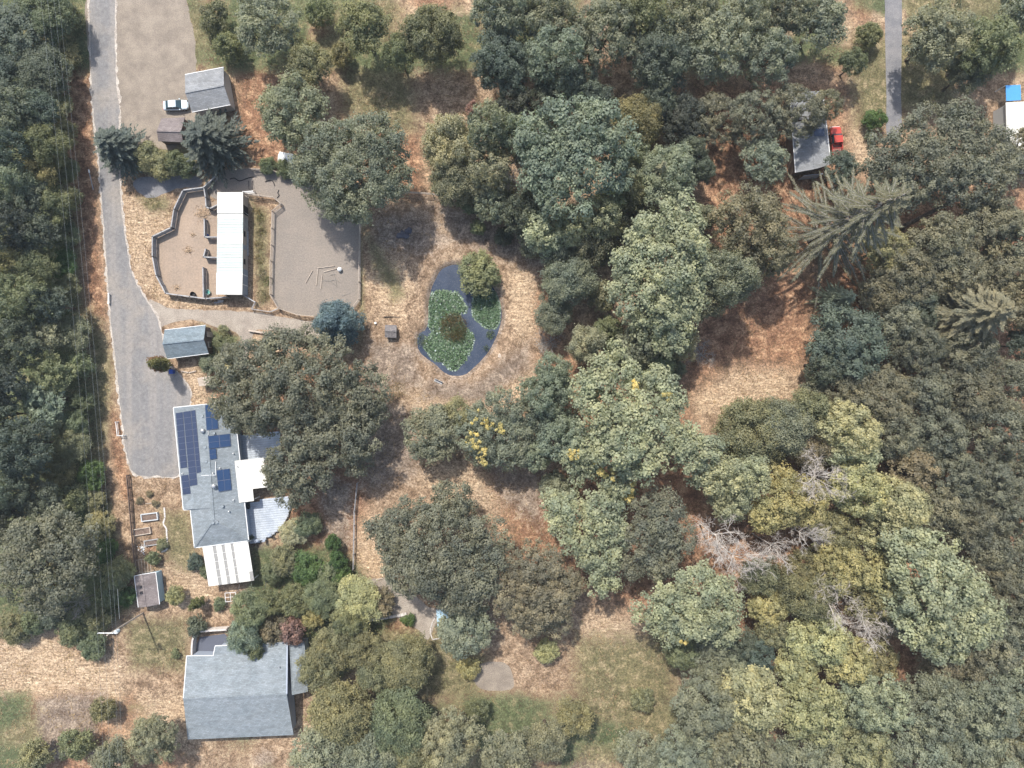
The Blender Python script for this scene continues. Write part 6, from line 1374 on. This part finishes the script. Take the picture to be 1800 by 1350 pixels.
def edging(name, label, pts, mat, step=7.0, w_=0.28, h=0.16, jit=0.05):
    pp = catmull(pts, step, False); r = empty(name, (*G(*pts[0]), 0), label, 'edging')
    for a, b_ in zip(pp[:-1], pp[1:]):
        A_, B_ = P3(*a, h / 2), P3(*b_, h / 2); d = (B_ - A_); A_ = A_ + d * 0.05; B_ = B_ - d * 0.05; o = rnd.uniform(-jit, jit)
        MB().bar(A_ + Vector((o, o, 0)), B_ + Vector((o, -o, 0)), w_, h).build('stone', mat, r)
edging('garden_edging', 'curved pale stone edging right of the vegetable beds', [(288.5, 892), (290, 910), (287, 921), (292, 928), (294, 950), (295.5, 962), (291, 968), (283, 970)], M_stone)
edging('stone_edging', 'straight row of pale stones below the yellow green grove', [(650, 1090), (665, 1087.5), (690, 1083.5), (715, 1079)], M_stone, 6.0, 0.5, 0.4)
edging('timber_edging', 'long timber beside the bent stepping path by the wire fence', [(660, 1019), (690, 1013)], M_tanwood, 15, 0.2, 0.2, 0)
edging('path_edging', 'thin stone edge round the pad of the potting shed', [(776, 1066), (766, 1082), (757, 1103), (760, 1124), (778, 1119)], M_stone, 8, 0.18, 0.12)
edging('board_edging', 'low timber edging at the road end beside the cypress', [(318, 652), (332, 655), (346, 652)], M_tanwood, 8, 0.2, 0.2)
tag(MB().bar(P3(446, 612, 0.1), P3(470, 622, 0.1), 0.16, 0.16).build('log', M_bark), 'single dark log on the bare ground left of the huge oak', 'log')
tag(MB().box((*G(305, 653.5, 0.5), 0.5), (0.7, 0.8, 1.0), R(5)).build('recycling_bin', M_blueplastic), 'blue bin below the tall olive cypress', 'bin') if False else None
def bin_():
    x, y = G(305.5, 653.5); e = empty('recycling_bin', (x, y, 0), 'deep blue wheeled bin below the tall olive cypress', 'bin')
    MB().hexa([(x - 0.26, y - 0.3, 0.05), (x + 0.26, y - 0.3, 0.05), (x + 0.26, y + 0.3, 0.05), (x - 0.26, y + 0.3, 0.05)], [(x - 0.33, y - 0.38, 1.0), (x + 0.33, y - 0.38, 1.0), (x + 0.33, y + 0.38, 1.0), (x - 0.33, y + 0.38, 1.0)]).build('body', M_blueplastic, e)
    MB().box((x, y, 1.04), (0.7, 0.8, 0.07)).build('lid', M_blueplastic, e)
    for s_ in (-1, 1): MB().tube((x + s_ * 0.28, y + 0.34, 0.13), (x + s_ * 0.34, y + 0.34, 0.13), 0.13, 0.13, 10).build('wheel', M_black, e)
    x, y = G(404.5, 1055); e = empty('cage_frame', (x, y, 0), 'small square metal cage frame below the slatted patio cover', 'cage')
    c = [P3(*p, 1.2) for p in ((395.5, 1042.5), (414, 1041), (414.5, 1056), (396.5, 1058))]
    for a, b_ in zip(c, c[1:] + c[:1]):
        MB().bar(a, b_, 0.08, 0.08).build('top_bar', M_trim, e); MB().bar(Vector((a.x, a.y, 0)), a, 0.07, 0.07).build('leg', M_metal, e)
    MB().bar((c[0] + c[1]) / 2, (c[2] + c[3]) / 2, 0.06, 0.06).build('top_bar', M_trim, e); MB().bar((c[0] + c[3]) / 2, (c[1] + c[2]) / 2, 0.06, 0.06).build('top_bar', M_trim, e)
    ar = empty('garden_arches', (*G(445, 1035), 0), 'three thin curved wire arches behind the slatted patio cover', 'arch')
    for px in ((423, 1024, 420, 1040), (443, 1020, 444, 1036), (471, 1012, 467, 1035)):
        pts = catmull([(px[0], px[1]), ((px[0] + px[2]) / 2 - 1.5, (px[1] + px[3]) / 2), (px[2], px[3])], 3, False); mb = MB()
        for i, (a, b_) in enumerate(zip(pts[:-1], pts[1:])):
            n = len(pts) - 1; za = 1.8 * math.sin(math.pi * i / n); zb = 1.8 * math.sin(math.pi * (i + 1) / n); mb.tube(P3(*a, za), P3(*b_, zb), 0.035, 0.035, 5)
        mb.build('hoop', M_metal, ar)
    # deck clutter
    x, y = G(436, 889, 0.9); e = empty('barbecue', (x, y, 0.5), 'dark covered barbecue beside the house on the lower deck', 'barbecue')
    MB().box((x, y, 1.0), (0.6, 1.1, 0.5), R(6)).build('body', M_black, e); MB().lathe((x, y, 1.25), [(0.4, 0), (0.36, 0.15), (0.2, 0.25)], 12).build('lid', M_black, e)
    for sx in (-0.22, 0.22):
        for sy in (-0.45, 0.45): MB().tube((x + sx, y + sy, 0.5), (x + sx, y + sy, 0.78), 0.03, 0.03, 6).build('leg', M_metal, e)
    for k, (px, py, lab) in enumerate(((452, 950, 'grey garden chair nearest the house on the deck corner'), (464, 949, 'grey garden chair in the middle of the deck corner'), (474, 940, 'grey garden chair farthest right on the rounded deck edge'))):
        x, y = G(px, py, 0.9); e = empty('garden_chair', (x, y, 0.5), lab, 'chair', 'chairs on the lower deck'); a = R(30 + 50 * k)
        MB().box((x, y, 0.95), (0.5, 0.5, 0.05), a).build('seat', M_wallgrey, e); MB().box((x - 0.25 * math.cos(a), y - 0.25 * math.sin(a), 1.2), (0.05, 0.5, 0.5), a).build('backrest', M_wallgrey, e)
        for s1 in (-1, 1):
            for s2 in (-1, 1): MB().tube((x + 0.2 * s1, y + 0.2 * s2, 0.5), (x + 0.2 * s1, y + 0.2 * s2, 0.93), 0.025, 0.025, 5).build('leg', M_metal, e)
    rl = empty('deck_railing', (*G(500, 920), 0.5), 'grey railing along the rounded outer edge of the lower deck', 'railing')
    pts = [P3(*p, 1.4) for p in catmull([(510, 890), (505.5, 907), (494, 926), (476, 942)], 7, False)]
    for a, b_ in zip(pts[:-1], pts[1:]): MB().bar(a, b_, 0.08, 0.08).build('rail', M_greywood, rl)
    for a in pts: MB().bar(Vector((a.x, a.y, 0.42)), a, 0.08, 0.08).build('post', M_greywood, rl)
    for k, (px, py, lab) in enumerate(((262, 868, 'topmost dry plant mound above the raised beds'), (245, 880, 'dry plant mound left of the others above the beds'), (273, 885, 'dry plant mound right of the others above the beds'))):
        place('small', px, py, 7, 0.6, 'br', lab, 'dry plant mounds')
    tag(MB().bar(P3(256, 885, 0.1), P3(272, 884, 0.1), 0.12, 0.12).build('plank', M_tanwood), 'short plank lying above the topmost raised bed', 'plank')
    haypile('scattered white plastic sheet scraps beside the lowest bed', 251, 962, 10, 60, 9)
bin_()
C.objects['hay_pile.004'].data.materials.clear(); C.objects['hay_pile.004'].data.materials.append(M_whiteplastic); C.objects['hay_pile.004'].name = 'plastic_scraps'; C.objects['plastic_scraps']['category'] = 'plastic'

# ------------------------------------------------------------------ dry grass and weeds, as real blades
def tufts(name, label, n, area, zones, col, seed, length=(0.25, 0.55), avoid=4.0, spread=0.6, cut=0.45, blades=4):
    rng = np.random.default_rng(seed); px = rng.uniform(area[0], area[2], n); py = rng.uniform(area[1], area[3], n); keep = np.ones(n, bool)
    wx, wy = (px - 900) * S, (675 - py) * S
    keep &= vnoise(wx, wy, 4.0, seed) * 0.6 + vnoise(wx, wy, 1.6, seed + 1) * 0.4 > cut
    if zones is not None:
        m = np.zeros(n, bool)
        for p, bw in zones: m |= sdist(p, px, py) < rng.normal(0, bw * 0.6, n)
        keep &= m
    for p in SHEETS: keep &= sdist(p, px, py) > rng.uniform(0.0, avoid, n)
    keep &= sdist(catmull(pond_px, 10), px, py) > 6
    for q in HOUSES: keep &= ~inside(q, px, py)
    wx, wy = wx[keep], wy[keep]; k = len(wx)
    wx = np.repeat(wx, blades); wy = np.repeat(wy, blades); K = len(wx)
    a = rng.uniform(0, 6.28, K); L = rng.uniform(*length, K); up = rng.uniform(0.25, 0.8, K); w_ = L * 0.10
    c, s_ = np.cos(a), np.sin(a); hx = np.sqrt(1 - up ** 2)
    j = rng.normal(size=(K, 2)) * spread * 0.2
    b = np.stack([wx + j[:, 0], wy + j[:, 1], np.full(K, -0.02)], 1); side = np.stack([-s_ * w_, c * w_, np.zeros(K)], 1); tip = np.stack([c * L * hx, s_ * L * hx, L * up], 1)
    v = np.stack([b - side, b + side, b + tip], 1).reshape(-1, 3)
    me = bpy.data.meshes.new(name); fill(me, v, np.arange(3 * K).reshape(-1, 3)); at = me.attributes.new('leafv', 'FLOAT', 'FACE'); at.data.foreach_set('value', np.repeat(np.clip(rng.normal(0.5, 0.25, k), 0, 1), blades).astype(np.float32))
    me.materials.append(M_leaf); o = bpy.data.objects.new(name, me); C.objects.link(o); o.color = (*col, 1); tag(o, label, 'grass', kind='stuff')
HOUSES = [[(300, 700), (440, 700), (512, 870), (512, 955), (440, 1040), (340, 1035)], [(325, 1105), (545, 1105), (545, 1310), (318, 1310)], [(282, 568), (374, 568), (374, 636), (282, 636)], [(376, 335), (440, 335), (440, 525), (376, 525)], [(234, 1004), (290, 1004), (290, 1070), (234, 1070)]]
tufts('dry_grass', 'short dry tan grass over the open ground', 60000, (-40, -40, 1500, 1390), None, (0.30, 0.215, 0.142), 501, (0.2, 0.5), 3.0, cut=0.5, blades=3)
tufts('straw_grass', 'pale straw grass in the fields and on the banks', 26000, (-40, 300, 1420, 1390), Z_straw, (0.42, 0.315, 0.205), 502, (0.25, 0.6), 2.0, cut=0.42, blades=3)
tufts('green_weeds', 'low green weeds in lawns and verges', 22000, (-40, -20, 1700, 1390), Z_green + Z_lush, (0.14, 0.15, 0.07), 503, (0.2, 0.5), 2.0, cut=0.45)
tufts('leaf_litter', 'dark reddish leaf litter and bracken under the trees', 26000, (90, 60, 1800, 1200), Z_red, (0.20, 0.12, 0.08), 504, (0.2, 0.45), 2.0, cut=0.48, blades=3)

# ------------------------------------------------------------------ thin summer haze between drone and ground
hz = MB().box((0, 0, 64), (1990, 1990, 134)).build('haze', MATS['dry_ground']); hz.data.materials.clear()
hm = bpy.data.materials.new('summer_haze'); hm.use_nodes = True; ht = hm.node_tree; ht.nodes.clear()
ho = ht.nodes.new('ShaderNodeOutputMaterial'); hv = ht.nodes.new('ShaderNodeVolumePrincipled')
hv.inputs['Color'].default_value = (0.86, 0.93, 1.0, 1); hv.inputs['Density'].default_value = 0.00015; hv.inputs['Anisotropy'].default_value = 0.0
ht.links.new(hv.outputs[0], ho.inputs['Volume']); hz.data.materials.append(hm)
tag(hz, 'thin pale summer haze over the whole place', 'haze', kind='stuff')
